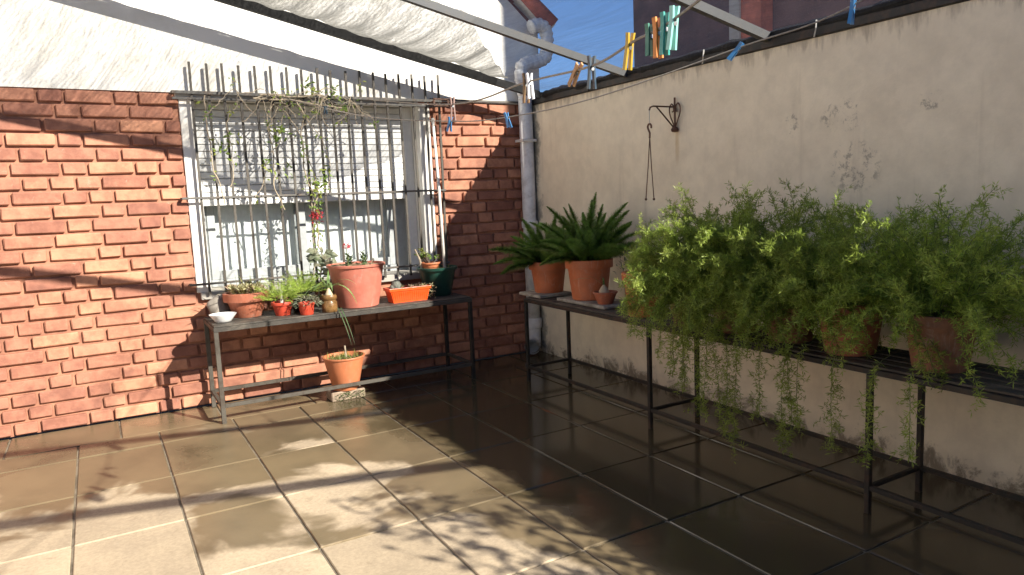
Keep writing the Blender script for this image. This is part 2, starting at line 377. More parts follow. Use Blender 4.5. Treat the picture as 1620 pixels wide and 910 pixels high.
M = dict(
    tile=tile_mat(), mortar=mortar_mat(), brick=brick_mat(), brick_joint=brick_mat('painted_joint', .78),
    plaster=plaster_mat(), white=white_plaster(), glass=glass_mat(),
    pvc=simple('white_pvc', (.68, .68, .66), .45, var=.1, dirt=(.30, .27, .22), dirtamt=.45),
    foil=simple('pipe_wrap', (.66, .66, .64), .6, var=.12, scale=30, bump=.8, bscale=45, dirt=(.42, .39, .34), dirtamt=.4),
    shutter=simple('shutter_slat', (.74, .74, .72), .5, var=.06, dirt=(.55, .53, .48), dirtamt=.25),
    frame=simple('window_frame', (.70, .72, .70), .45, var=.06),
    darkframe=simple('grey_frame', (.34, .36, .36), .45, var=.1),
    curtain=simple('curtain', (.78, .80, .78), .9, var=.06),
    iron=iron_mat('grille_iron', (.10, .095, .085), (.16, .10, .06), .5),
    iron_pale=iron_mat('weathered_iron', (.075, .066, .052), (.045, .03, .02), .7),
    black_iron=iron_mat('black_iron', (.018, .018, .016), (.07, .04, .025), .6),
    beam=iron_mat('pergola_steel', (.048, .05, .052), (.075, .06, .045), .4),
    rustwire=iron_mat('rusty_wire', (.12, .055, .03), (.05, .025, .015), .8),
    slatwood=simple('bench_slat', (.05, .043, .034), .65, var=.4, scale=12, bump=.5, dirt=(.20, .17, .13), dirtamt=.5),
    terra=simple('terracotta_plastic', (.46, .135, .052), .5, var=.10, dirt=(.30, .15, .09), dirtamt=.35, bloom=0.3),
    terra2=simple('faded_terracotta', (.36, .115, .06), .6, var=.14, dirt=(.24, .13, .09), dirtamt=.5, bloom=0.45),
    orange=simple('orange_pot', (.52, .175, .075), .5, var=.08, dirt=(.36, .20, .12), dirtamt=.3, bloom=0.22),
    pink=simple('faded_pink_bucket', (.50, .155, .105), .55, var=.10, dirt=(.36, .20, .15), dirtamt=.35, bloom=0.3),
    clay=simple('old_clay', (.23, .105, .055), .8, var=.25, dirt=(.13, .12, .07), dirtamt=.7, bloom=0.35),
    red=simple('red_plastic', (.50, .06, .03), .4, var=.08),
    tray=simple('bright_orange_plastic', (.72, .085, .012), .38, var=.05, bump=.05),
    green_pot=simple('dark_green_plastic', (.010, .050, .034), .4, var=.12),
    black_pot=simple('black_plastic', (.012, .014, .014), .45, var=.1),
    jar=simple('brown_glazed_jar', (.16, .085, .03), .3, var=.3, scale=30),
    bowl=simple('white_bowl', (.78, .78, .76), .35, var=.04),
    soil=simple('soil', (.07, .048, .03), .95, var=.4, scale=60, bump=1, bscale=80),
    drysoil=simple('dry_soil', (.28, .19, .11), .95, var=.35, scale=60, bump=1, bscale=80),
    stone=simple('grey_stone', (.27, .24, .20), .85, var=.3, scale=14, bump=.8, bscale=40),
    slab=simple('stone_slab', (.34, .32, .27), .8, var=.3, scale=14, bump=.6, bscale=50, dirt=(.12, .11, .08), dirtamt=.6),
    block=simple('mossy_block', (.24, .18, .13), .9, var=.3, scale=20, bump=.9, bscale=60, dirt=(.09, .10, .04), dirtamt=.6),
    pole=simple('pale_pole', (.66, .63, .57), .55, var=.1, dirt=(.35, .3, .24), dirtamt=.4),
    rope=simple('clothes_line', (.30, .27, .23), .8, var=.2, scale=90),
    peg_blue=simple('blue_peg', (.05, .20, .42), .4, var=.05, bump=0), peg_dark=simple('navy_peg', (.025, .05, .075), .4, var=.05, bump=0),
    peg_yellow=simple('yellow_peg', (.50, .33, .03), .4, var=.05, bump=0), peg_orange=simple('orange_peg', (.62, .20, .015), .4, var=.05, bump=0),
    peg_green=simple('green_peg', (.02, .17, .12), .4, var=.05, bump=0), peg_mint=simple('mint_peg', (.28, .62, .55), .4, var=.05, bump=0),
    peg_teal=simple('teal_peg', (.03, .28, .24), .4, var=.05, bump=0), peg_wood=simple('wooden_peg', (.40, .23, .11), .7, var=.2, scale=60),
    peg_brown=simple('brown_peg', (.20, .11, .04), .6, var=.2, scale=60), peg_white=simple('white_peg', (.72, .74, .76), .4, var=.05, bump=0),
    peg_pink=simple('grey_pink_peg', (.30, .19, .16), .6, var=.2, scale=60),
    spring=simple('steel_spring', (.35, .35, .34), .35, metal=.8, var=.05, bump=0),
    foxtail=leafmat('foxtail_green', (.15, .28, .05), (.21, .35, .07), .42),
    aspara=leafmat('asparagus_green', (.25, .34, .055), (.34, .43, .085), .45),
    aspara_lit=leafmat('asparagus_sunlit_green', (.30, .40, .075), (.40, .48, .11), .45),  # lighter copy of the asparagus green, sunlight put into the leaf colour
    feather=leafmat('feathery_fern_green', (.30, .42, .07), (.40, .50, .11), .45),
    leaf=leafmat('vine_leaf', (.16, .25, .05), (.30, .34, .07), .4), leafdark=leafmat('dark_leaf', (.04, .085, .028), (.07, .11, .04), .25),
    greyplant=leafmat('grey_green', (.17, .20, .13), (.26, .25, .17), .25), pale=leafmat('pale_succulent', (.42, .40, .22), (.32, .22, .14), .2),
    bulbleaf=leafmat('strap_leaf', (.16, .26, .08), (.24, .34, .13), .35), weed=leafmat('weed_green', (.06, .16, .03), None, .35),
    drygrass=leafmat('dry_grass', (.30, .30, .10), (.22, .27, .07), .35), treeleaf=leafmat('tree_leaf', (.05, .10, .025), (.08, .13, .03), .3),
    flower=leafmat('red_flower', (.50, .035, .055), (.60, .09, .10), .3, var=.2), stem=simple('green_stem', (.12, .15, .05), .7, var=.2),
    twig=simple('dry_twig', (.34, .28, .20), .85, var=.3, scale=40), bark=simple('bark', (.10, .075, .055), .9, var=.3, scale=30, bump=.8),
    bulb=simple('onion_bulb', (.50, .40, .26), .6, var=.15), cactus=simple('grey_cactus', (.16, .17, .14), .85, var=.3, scale=70, bump=1, bscale=120),
    rooftile=simple('roof_tile', (.33, .09, .06), .8, var=.25, scale=20, bump=.5),
    neighbour=simple('brown_brick_render', (.155, .095, .085), .9, var=.3, scale=4, bump=.6, bscale=20),  # dark purple-brown of the building itself
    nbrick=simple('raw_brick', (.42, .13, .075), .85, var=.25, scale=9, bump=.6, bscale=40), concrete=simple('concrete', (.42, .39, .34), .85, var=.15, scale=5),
    earth=simple('earth', (.16, .13, .10), .95, var=.2, scale=2),
    black_net=simple('bunched_black_net', (.014, .014, .013), .9, var=.3, scale=40, bump=1, bscale=60),
    tar=simple('black_paint', (.009, .009, .009), .7, var=.3, scale=30, bump=.4, spec=.2),
    tie=simple('pale_tie', (.55, .53, .48), .6, var=.1),
)
M['net'] = net_mat('shade_net', (.06, .065, .10), .91, .15, (46, 1.2, 46), .5)
M['cloth'] = net_mat('gathered_shade_cloth', (.25, .248, .228), .60, .75, (44, .8, 44), .5, .13)

# ================================================================== SETTING
g = MB().quad((-300, -300, -.06), (300, -300, -.06), (300, 300, -.06), (-300, 300, -.06)).build('ground', M['earth']); g['kind'] = 'structure'
TX, TY = .4, .5872
fl = MB().box(-3.6, XW, -7.05, YW-.015, -.05, -.007).build('patio_floor', M['mortar']); fl['kind'] = 'structure'
def tilemesh(w, l, seed):
    r = random.Random(seed); e = .0048
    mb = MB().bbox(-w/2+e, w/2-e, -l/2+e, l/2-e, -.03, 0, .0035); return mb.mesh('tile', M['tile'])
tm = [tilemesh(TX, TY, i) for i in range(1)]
edge = tilemesh(.45, TY, 3); bord = tilemesh(.55, .42, 4)
for i in range(-9, 7):
    for j in range(-12, 0):
        x = (i+.5)*TX; y = (j+.5)*TY
        if i == 6: me, x = edge, 2.4+.225
        else: me = tm[0]
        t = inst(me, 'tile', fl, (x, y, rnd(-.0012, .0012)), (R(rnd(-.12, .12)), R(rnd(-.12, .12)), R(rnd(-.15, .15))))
# strip course along the foot of the house wall: y 0 .. 0.25 continues the grid, then a border
half = tilemesh(TX, .25, 5); halfe = tilemesh(.45, .25, 6)
for i in range(-9, 7):
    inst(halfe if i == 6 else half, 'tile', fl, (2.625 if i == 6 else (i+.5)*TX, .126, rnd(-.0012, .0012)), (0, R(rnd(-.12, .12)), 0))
bx = -3.49
while bx < 2.6:
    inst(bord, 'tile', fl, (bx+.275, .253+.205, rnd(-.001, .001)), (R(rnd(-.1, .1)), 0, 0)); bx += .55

# ------------------------------------------------------------------ house
OX0, OX1, OZ0, OZ1 = .40, 1.92, .74, 1.975         # window opening
house = thing('house', 'house with painted red brick base, white gable and barred window', 'house', (0, YW, 0))
wallm = MB()
YB = YW+.016                                        # joint face
HX0, HX1 = -3.6, 2.97
for a in ((HX0, OX0, 0, 2.0), (OX1, HX1, 0, 2.0), (OX0, OX1, 0, OZ0), (OX0, OX1, OZ1, 2.0)):
    wallm.box(a[0], a[1], YB, YB+.30, a[2], a[3])
facing = wallm.build('brick_facing', M['brick_joint'], house)
def brickmesh(L, seed):
    r = random.Random(seed); H, D = .0665, .034
    mb = MB().bbox(-L/2, L/2, -D*.55, D*.45, -H/2, H/2, .0055)
    mb.v = [(x+r.uniform(-.0025, .0025), y+r.uniform(-.0022, .0022), z+r.uniform(-.0022, .0022)) for x, y, z in mb.v]
    return mb.mesh('brick', M['brick'])
SL, HL, J = .232, .113, .017
CH = 2.0/24
stv = [brickmesh(SL, i) for i in range(7)]; hdv = [brickmesh(HL, 20+i) for i in range(5)]
cutcache = {}
def brick_of(L, k):
    if abs(L-SL) < 1e-3: return stv[k % 7]
    if abs(L-HL) < 1e-3: return hdv[k % 5]
    key = round(L, 2)
    if key not in cutcache: cutcache[key] = brickmesh(key, int(key*1000))
    return cutcache[key]
places = []
def row_spans(z0, z1):
    if z1 > OZ0-.03 and z0 < OZ1: return [(-1.15, OX0-.085), (OX1+.085, HX1-.16)]
    return [(-1.15, HX1-.16)]
for c in range(24):
    z = (c+.5)*CH
    x = -1.15 - (0 if c % 2 else (SL+J)*.5+(HL+J)*.5) + rnd(-.008, .008); k = 0
    pat = []
    while x < HX1:
        L = SL if k % 2 == 0 else HL
        if random.random() < .12: L = SL if L == HL else HL
        pat.append((x, x+L)); x += L+J; k += 1
    for s0, s1 in row_spans(z-CH/2, z+CH/2):
        for a, b in pat:
            a2, b2 = max(a, s0), min(b, s1)
            if b2-a2 > .045: places.append((a2, b2, z))
def near(p):                                        # what the photograph shows largest comes first
    cx, cz = (p[0]+p[1])/2, p[2]
    score = 0
    if cx < .26: score += 10+abs(cx)
    if .3 < cx < 2 and .40 < cz < .62: score += 3
    return score
places.sort(key=near)
rest = MB()
for i, (a, b, z) in enumerate(places):
    off = rnd(-.0035, .003)
    if i < 300:
        inst(brick_of(b-a, random.randrange(100)), 'brick', facing, ((a+b)/2, YB-YW-.003+off, z+rnd(-.0015, .0015)), (R(rnd(-.5, .5)), R(rnd(-.5, .5)), R(rnd(-.6, .6))))
    else:
        rest.bbox(a, b, YB-.003+off-.0187, YB+.012, z-.033, z+.033, .005)
if rest.v:
    o = rest.build('brick_remainder', M['brick'], facing); o['kind'] = 'stuff'
# white gable above the brick, slope 45 degrees down to the right
ez, ex = 2.56, 2.97                                 # eave
gb = MB(); top = 4.6
k = len(gb.v)
prof = [(HX0, 2.0), (HX1, 2.0), (HX1, ez), (ex-(top-ez)*1.15, top), (HX0, top)]
for yy in (YW, YW+.30):
    for x, z in prof: gb.v.append((x, yy, z))
n = len(prof)
gb.f += [tuple(range(n))[::-1], tuple(range(n, 2*n))] + [(i, (i+1) % n, n+(i+1) % n, n+i) for i in range(n)]
gb.build('gable_wall', M['white'], house)
ledge = MB().bbox(OX0-.10, OX1-.02, YW-.03, YW+.012, 1.965, 2.006, .004).build('lintel_ledge', M['concrete'], house)
# the side of the house running back
MB().box(HX1-.3, HX1, YW+.30, 6.0, 0, ez).build('side_wall', M['white'], house)
# roof with a row of barrel tiles at the rake
sl_ = Vector((-1.15, 0, 1)).normalized()
e0 = Vector((ex+.06, 0, ez+.02)); Lr = 2.9; nr = Vector((1, 0, 1.15)).normalized()
rf = MB(); a = e0; b = e0+sl_*Lr
for y0, y1 in ((YW-.13, 6.2),):
    p = [(a, y0), (b, y0), (b, y1), (a, y1)]
    kk = len(rf.v)
    for q, yy in p: rf.v.append((q.x, yy, q.z))
    for q, yy in p: q2 = q+nr*.05; rf.v.append((q2.x, yy, q2.z))
    rf.f += [(kk, kk+1, kk+2, kk+3), (kk+7, kk+6, kk+5, kk+4)] + [(kk+i, kk+4+i, kk+4+(i+1) % 4, kk+(i+1) % 4) for i in range(4)]
roof = rf.build('roof', M['white'], house)
def barrel(L, r):
    mb = MB(); n = 9
    for t in (0, 1):
        for i in range(n):
            an = math.pi*i/(n-1); rr = r*(1 if t == 0 else .82)
            mb.v.append((L*t, -math.cos(an)*rr, math.sin(an)*rr*.85))
        for i in range(n):
            an = math.pi*i/(n-1); rr = (r-.014)*(1 if t == 0 else .82)
            mb.v.append((L*t, -math.cos(an)*rr, math.sin(an)*rr*.85-.002))
    for i in range(n-1):
        mb.f += [(i, i+1, 2*n+i+1, 2*n+i), (n+i+1, n+i, 3*n+i, 3*n+i+1), (i+1, i, n+i, n+i+1), (2*n+i, 2*n+i+1, 3*n+i+1, 3*n+i)]
    mb.f += [(0, 2*n, 3*n, n), (n-1, 2*n-1, 4*n-1, 3*n-1)]
    return mb.mesh('roof_tile', M['rooftile'], True)
bt = barrel(.36, .085); ang = math.atan2(sl_.z, sl_.x)
for j in range(10):
    for i in range(9):
        p = e0+sl_*(.02+i*.30)+nr*.055
        inst(bt, 'roof_tile', roof, (p.x, YW-.10+j*.19-YW, p.z), (0, -ang+R(rnd(-2, 2)), 0))
# window architrave, sill, reveals
for (x0, x1) in ((OX0-.08, OX0), (OX1, OX1+.08)):
    MB().bbox(x0, x1, YW-.004, YB+.01, OZ0-.0, OZ1+.0, .004).build('architrave', M['white'], house)
MB().bbox(OX0-.06, OX1+.06, YW-.025, YB+.28, OZ0-.045, OZ0+.004, .004).build('window_sill', M['concrete'], house)
for (x0, x1, z0_, z1_) in ((OX0, OX0+.004, OZ0+.005, OZ1), (OX1-.004, OX1, OZ0+.005, OZ1), (OX0+.005, OX1-.005, OZ1-.004, OZ1)):
    MB().box(x0, x1, YW+.002, .94, z0_, z1_).build('reveal', M['white'], house)
win = MB().box(OX0-.01, OX1+.01, .955, .962, OZ0, OZ0+.004).build('window', M['frame'], house)
def bx(mb, *a): mb.bbox(*a, .003); return mb
fr = MB()
for a in ((OX0, OX0+.05, 1.0, .96), ): pass
bx(fr, OX0, OX0+.045, .945, 1.0, OZ0, 1.97); bx(fr, OX1-.13, OX1-.0, .945, 1.0, OZ0, 1.97)
bx(fr, OX0+.045, OX1-.13, .945, 1.0, OZ0, OZ0+.05)
fr.build('frame', M['darkframe'], win)
for (x0, x1, yy) in ((OX0+.05, 1.105, .958), (1.03, OX1-.14, .985)):
    s = MB(); bx(s, x0, x0+.05, yy-.012, yy+.012, OZ0+.05, 1.95); bx(s, x1-.05, x1, yy-.012, yy+.012, OZ0+.05, 1.95)
    bx(s, x0+.05, x1-.05, yy-.012, yy+.012, OZ0+.05, OZ0+.11)
    s.build('sash', M['darkframe'], win)
    MB().box(x0+.05, x1-.05, yy-.002, yy+.002, OZ0+.11, 1.94).build('pane', M['glass'], win)
cu = MB(); n = 90
for i in range(n+1):
    x = OX0-.1+(OX1+.2-OX0)*i/n; yy = 1.03+.003*math.sin(i*.9)+.002*math.sin(i*2.3)
    cu.v += [(x, yy, OZ0), (x, yy, 2.0)]
cu.f = [(2*i, 2*i+2, 2*i+3, 2*i+1) for i in range(n)]
cu.build('curtain', M['curtain'], win, True)
MB().box(OX0-.3, OX1+.3, 1.10, 1.16, .5, 2.1).build('inner_screen', M['curtain'], win)
# roller shutter, lowered to half height
sh = MB().bbox(OX0, OX1-.085, .858, .866, 1.30, 1.97, .002).build('roller_shutter', M['shutter'], house)
nsl = 15; z0 = 1.294; z1 = 1.965
slm = MB().bbox(-(OX1-.085-OX0)/2, (OX1-.085-OX0)/2, -.009, .006, 0, (z1-z0)/nsl-.0045, .003).mesh('slat', M['shutter'])
for i in range(nsl):
    inst(slm, 'slat', sh, ((OX0+OX1-.085)/2, .85-YW, z0+(z1-z0)*i/nsl), (R(rnd(-.6, .6)), 0, 0))
for x0 in (OX0-.002, OX1-.084):
    MB().bbox(x0+.007, x0+.027 if x0 < 1 else OX1-.006, .835, .88, OZ0+.004, 1.968, .002).build('shutter_guide', M['shutter'], house)

# ------------------------------------------------------------------ boundary wall
bw = thing('boundary_wall', 'stained cream plastered garden wall on the right behind the ferns', 'wall', (XW, -3.2, 0))
mb = MB(); ny, nz = 110, 36
for i in range(ny+1):
    for j in range(nz+1):
        y = .68-(8.1)*i/ny; z = 1.985*j/nz-.02*(j == 0)
        w = .004*noise.noise(Vector((0, y*1.3, z*1.7)))+.0018*noise.noise(Vector((3, y*6, z*6)))
        mb.v.append((XW+w+.003, y, z))
for i in range(ny):
    for j in range(nz):
        a = i*(nz+1)+j; mb.f.append((a, a+nz+1, a+nz+2, a+1))
b = len(mb.v)
mb.v += [(XW+.2, .68, -.02), (XW+.2, -7.42, -.02), (XW+.2, -7.42, 1.985), (XW+.2, .68, 1.985)]
mb.f += [(b, b+3, b+2, b+1)]
top0 = [i*(nz+1)+nz for i in range(ny+1)]
mb.f.append(tuple(top0)+(b+2, b+3)); mb.f.append(tuple([i*(nz+1) for i in range(ny+1)][::-1])+(b, b+1))
mb.f.append((b+1, b+2)+tuple(ny*(nz+1)+j for j in range(nz, -1, -1)))
mb.f.append((b, )+tuple(j for j in range(nz+1))+(b+3,))
o = mb.build('plaster_face', M['plaster'], bw); 

for nm, lab, (a, b, c, d, h) in (('added_patio_wall', 'unseen white wall added on the left of the patio for bounce light', (-3.8, -3.62, -7.4, .70, 2.7)), ('added_patio_wall', 'unseen white wall added behind the viewer to cut the sky light', (-3.62, XW-.01, -7.4, -7.1, 2.6))):  # out-of-view walls added to cut sky fill and bounce sun onto the cream wall
    t_ = thing(nm, lab, 'wall', ((a+b)/2, (c+d)/2, 0)); MB().box(a, b, c, d, -.05, h).build('rendered_face', M['white'], t_)
    MB().bbox(a-.03, b+.03, c-.03, d+.03, h, h+.05, .005).build('coping', M['concrete'], t_)

# ------------------------------------------------------------------ downpipe in the corner
dp = thing('downpipe', 'white plastic downpipe in the corner with wrapped bend at top', 'downpipe', (2.785, .60, 0))
PX, PY = 2.788, .612
MB().tube([(PX, PY, .20), (PX, PY, 2.05)], .054, 20).build('pipe', M['pvc'], dp, True)
for z, h in ((.205, .085), (1.02, .06)):
    autosmooth(MB().lathe([(.055, 0), (.064, .004), (.066, .012), (.066, h-.012), (.063, h-.003), (.055, h)], 22, (PX, PY, z)).build('coupling', M['pvc'], dp))
el = MB(); pts = [(PX, PY, .24)]
for i in range(9):
    a = R(90*i/8); k_ = .085*(1-math.cos(a)); pts.append((PX-.62*k_, PY-.78*k_, .165-.085*math.sin(a)))
pts.append((PX-.62*.115, PY-.78*.115, .078))
el.tube(pts, .055, 18, cap=False)
autosmooth(el.build('elbow', M['pvc'], dp), 60)
ring = MB()
pe = Vector(pts[-1]); de = (pe-Vector(pts[-2])).normalized()
ring.tube([pe-de*.02, pe+de*.03], .063, 18, cap=False).tube([pe+de*.03, pe-de*.05], .046, 18, cap=False)
autosmooth(ring.build('elbow_mouth', M['pvc'], dp), 60)
ipts = [(2.845, .58, 2.575), (2.90, .58, 2.60), (2.955, .58, 2.60), (2.985, .58, 2.565), (2.992, .58, 2.50), (2.99, .58, 2.42), (2.975, .58, 2.365), (2.93, .58, 2.33), (2.87, .58, 2.315), (2.80, .58, 2.305), (2.755, .585, 2.275), (2.745, .59, 2.21), (2.76, .60, 2.14), (2.783, .61, 2.06), (PX, PY, 2.0)]
ip = []
for i in range(len(ipts)-1):
    a, b = Vector(ipts[i]), Vector(ipts[i+1])
    for t in range(5): ip.append(a.lerp(b, t/5))
ip.append(Vector(ipts[-1]))
MB().tube(ip, [.051+.005*math.sin(i*1.9)+.004*noise.noise(Vector((i*.7, 0, 0))) for i in range(len(ip))], 16).build('wrapped_bend', M['foil'], dp, True)
MB().box(PX-.07, PX+.055, PY-.062, PY+.06, 1.70, 1.72).build('strap', M['pvc'], dp)

# ------------------------------------------------------------------ pergola
def zbeam(x): return 2.035+.222*(XW-x)
pg = thing('pergola', 'dark steel pergola frame sloping down to the garden wall', 'pergola', (XW, -2, 2.0))
def beam(y, x0, x1, w=.04, h=.05, dz=0, mat='beam'):
    mb = MB(); b = 0
    for x in (x0, x1):
        for yy in (y-w/2, y+w/2):
            for dz_ in (0, h): mb.v.append((x, yy, zbeam(x)+dz+dz_-.02))
    mb.f += [(0, 1, 3, 2), (4, 6, 7, 5), (0, 4, 5, 1), (2, 3, 7, 6), (0, 2, 6, 4), (1, 5, 7, 3)]
    mb.build('beam', M[mat], pg)
beam(.42, -1.6, 2.80, .035, .055, -.015, 'tar')
beam(-.59, -1.6, 2.86, .035, .045); beam(-1.76, -1.6, 2.86, .035, .045)
beam(-3.40, -1.6, 2.86, .04, .05); beam(-4.48, -1.6, 2.86, .05, .06)
MB().bbox(XW-.012, XW+.04, -7.2, .62, 1.988, 2.03, .003).build('wall_rail', M['black_iron'], pg)
MB().bar((.80, -4.43, 0), (.80, -4.43, zbeam(.8)-.02), .04).build('post', M['beam'], pg)
MB().bar((-1.58, .42, 0), (-1.58, .42, zbeam(-1.58)-.02), .04).build('post', M['beam'], pg)
MB().bar((-1.58, -4.43, 0), (-1.58, -4.43, zbeam(-1.58)-.02), .04).build('post', M['beam'], pg)

# shade net stretched over the frame (see-through), its bunched edge on the wall top, and the gathered part by the house
net = thing('shade_net', 'thin see-through grey shade net stretched under the blue sky', 'shade net', (2, -1, 2.1))
mb = MB(); nx, nyy = 36, 90; ys = [.42, -.59, -1.76, -2.75]
def sag(y):
    for a, b in zip(ys[:-1], ys[1:]):
        if b <= y <= a:
            t = (y-b)/(a-b); return 4*t*(1-t)
    return 0
for i in range(nx+1):
    for j in range(nyy+1):
        y = .46-3.2*j/nyy
        xl = 1.78+.72*max(0, min(1, (y+.59)/1.0))-.45*max(0, min(1, (-.59-y)/1.2))
        x = xl+(2.87-xl)*i/nx
        mb.v.append((x, y, zbeam(x)+.028-.035*sag(y)*(.4+.6*math.sin(math.pi*i/nx))+.010*noise.noise(Vector((x*5, y*1.4, 0)))))
mb.f = [(i*(nyy+1)+j, (i+1)*(nyy+1)+j, (i+1)*(nyy+1)+j+1, i*(nyy+1)+j+1) for i in range(nx) for j in range(nyy)]
mb.build('netting', M['net'], net, True)
mb = MB(); pts = []; rad = []
for i in range(150):
    y = .60-3.75*i/149
    pts.append((XW+.01+.012*noise.noise(Vector((y*4, 1, 0))), y, 2.045+.016*noise.noise(Vector((y*3, 5, 0)))))
    rad.append(.028+.014*noise.noise(Vector((y*7, 9, 2)))+.008*noise.noise(Vector((y*19, 3, 2))))
mb.tube(pts, rad, 9).build('bunched_edge', M['black_net'], net)
for y in (-.20, -.28, -1.31, -2.06):
    MB().tube([(XW-.02, y, 2.06), (XW-.035, y-.01, 2.02), (XW-.02, y+.012, 1.985), (XW+.0, y+.02, 2.0)], .004, 5).build('tie', M['tie'] if y < -.9 else M['black_net'], net)
clo = thing('shade_cloth', 'pale grey shade cloth gathered in folds between two pergola beams', 'shade cloth', (.8, 0, 2.3))
mb = MB(); nx, nyy = 220, 26
for i in range(nx+1):
    for j in range(nyy+1):
        t = j/nyy                                       # 0 at beam 2, 1 at beam 1
        xr = 1.71+.88*t-.16*max(0, t-.86)/.14
        s = i/nx
        x = -1.55+(xr+1.55)*s
        y = -.60+1.03*t
        fold = .012*math.sin(x*34+3*noise.noise(Vector((x*2, 0, 0)))+1.5*t)+.016*noise.noise(Vector((x*9, t*1.1, 1)))
        env = math.sin(math.pi*min(1, t*.97+.015))
        sc = .018*max(0, math.sin(x*6.3+.8))*max(0, (t-.8)/.2)
        edge_ = .03*max(0, (s-.93)/.07)*env
        z = zbeam(x)+.035-.085*env**.8+fold*(.35+.65*env)+sc+edge_
        mb.v.append((x, y+.02*sc/.02*0, z))
mb.f = [(i*(nyy+1)+j, (i+1)*(nyy+1)+j, (i+1)*(nyy+1)+j+1, i*(nyy+1)+j+1) for i in range(nx) for j in range(nyy)]
mb.build('cloth', M['cloth'], clo, True)
hem = MB(); pts = []
for i in range(120):
    x = -1.5+3.85*i/119
    pts.append((x, .435, zbeam(x)+.030+.006*noise.noise(Vector((x*5, 0, 3)))))
hem.tube(pts, [.007+.004*noise.noise(Vector((x[0]*11, 2, 0))) for x in pts], 6).build('hem', M['black_net'], clo)

# ------------------------------------------------------------------ window grille
gr = thing('window_grille', 'weathered iron window grille of vertical bars with projecting tips', 'grille', (1.2, .632, .73))
YG = .632
barm = MB().bar((0, 0, 0), (0, 0, 1.0), .014).mesh('bar', M['iron_pale'])
for k in range(-2, 17):
    x = .487+.098*k
    if x < .30: continue
    o = inst(barm, 'bar', gr, (x-1.2, 0, 0), (R(rnd(-.25, .25)), R(rnd(-.25, .25)), 0), (1, 1, 1.45+rnd(-.008, .008)))
for z, w in ((1.995, .02), (1.958, .014), (1.345, .014), (.80, .014)):
    MB().bbox(.28, 2.075 if z > 1.9 else 2.07, YG-.017, YG-.005, z-w/2, z+w/2, .002).build('crossbar', M['iron'], gr)
for z in (1.995, 1.345, .80):
    for x in (.285, 2.068):
        MB().bar((x, YG-.01, z), (x, YW+.01, z), .014).build('wall_anchor', M['iron'], gr)
# short angle bracket standing out at the right end
br = MB(); 
for a, b in (((1.98, .55, 2.0), (2.10, .55, 2.0)), ((1.98, .55, 1.955), (2.10, .55, 1.955)), ((1.985, .55, 2.0), (1.985, .55, 1.955)), ((2.095, .55, 2.0), (2.095, .55, 1.955)), ((1.985, .55, 1.98), (1.985, .632, 1.98))):
    br.bar(a, b, .012)
br.build('bracket', M['rustwire'], gr)
MB().bar((2.0, .66, 2.012), (2.78, .66, 2.012), .014).build('top_strip', M['iron'], gr)

# ------------------------------------------------------------------ plant stands
def stand_left():
    r = thing('plant_stand', 'long dark metal plant stand under the window holding small pots', 'plant stand', (1.17, .38, 0))
    x0, x1, y0, y1, H = .345, 2.005, .165, .60, .585
    w = .026
    for x in (x0, x1):
        for y in (y0, y1): MB().bbox(x-w/2, x+w/2, y-w/2, y+w/2, 0, H-.03, .002).build('leg', M['iron_pale'] if x < 1 else M['black_iron'], r)
    for y in (y0, y1):
        MB().bbox(x0-.013, x1+.013, y-.014, y+.014, H-.03, H-.004, .002).build('top_rail', M['slatwood'], r)
        MB().bbox(x0+w/2, x1-w/2, y-.011, y+.011, .095, .118, .002).build('lower_rail', M['iron_pale'], r)
    for x in (x0, x1):
        MB().bbox(x-.013, x+.013, y0+.014, y1-.014, H-.03, H-.004, .002).build('top_rail', M['slatwood'], r)
        MB().bbox(x-.011, x+.011, y0+w/2, y1-w/2, .096, .117, .002).build('lower_rail', M['iron_pale'], r)
    n = 6; ww = .069
    for i in range(n):
        y = y0+.035+(y1-y0-.07)*i/(n-1)
        MB().bbox(x0-.008, x1+.008, y-ww/2, y+ww/2, H-.004, H+.006, .002).build('slat', M['slatwood'], r)
    return r
stand_left()
def stand_right(ys_, label):
    y0, y1 = ys_[0], ys_[-1]
    r = thing('plant_stand', label, 'plant stand', (2.44, (y0+y1)/2, 0))
    x0, x1, H, w = 2.272, 2.615, .585, .022
    for y in ys_:
        for x in (x0, x1):
            o = MB().bbox(x-w/2, x+w/2, y-w/2, y+w/2, 0, H-.026, .002).build('leg', M['black_iron'], r)
        MB().bbox(x0+.013, x1-.013, y-.011, y+.011, H-.026, H-.004, .002).build('cross_rail', M['black_iron'], r)
        MB().bbox(x0+w/2, x1-w/2, y-.009, y+.009, .097, .115, .002).build('lower_cross_rail', M['black_iron'], r)
    for x in (x0, x1):
        MB().bbox(x-.012, x+.012, y0-.011, y1+.011, H-.026, H-.004, .002).build('top_rail', M['black_iron'], r)
        for a_, b_ in zip(ys_[:-1], ys_[1:]):
            MB().bbox(x-.009, x+.009, a_+w/2, b_-w/2, .096, .116, .002).build('lower_rail', M['black_iron'], r)
    for i in range(5):
        x = x0+.03+(x1-x0-.06)*i/4
        MB().bbox(x-.026, x+.026, y0-.008, y1+.008, H-.004, H+.006, .002).build('slat', M['slatwood'], r)
    return r
stand_right((-4.05, -2.755, -1.455, -.16), 'long black metal plant stand along the cream wall under the ferns')
BT = .5912                                             # top of the slats

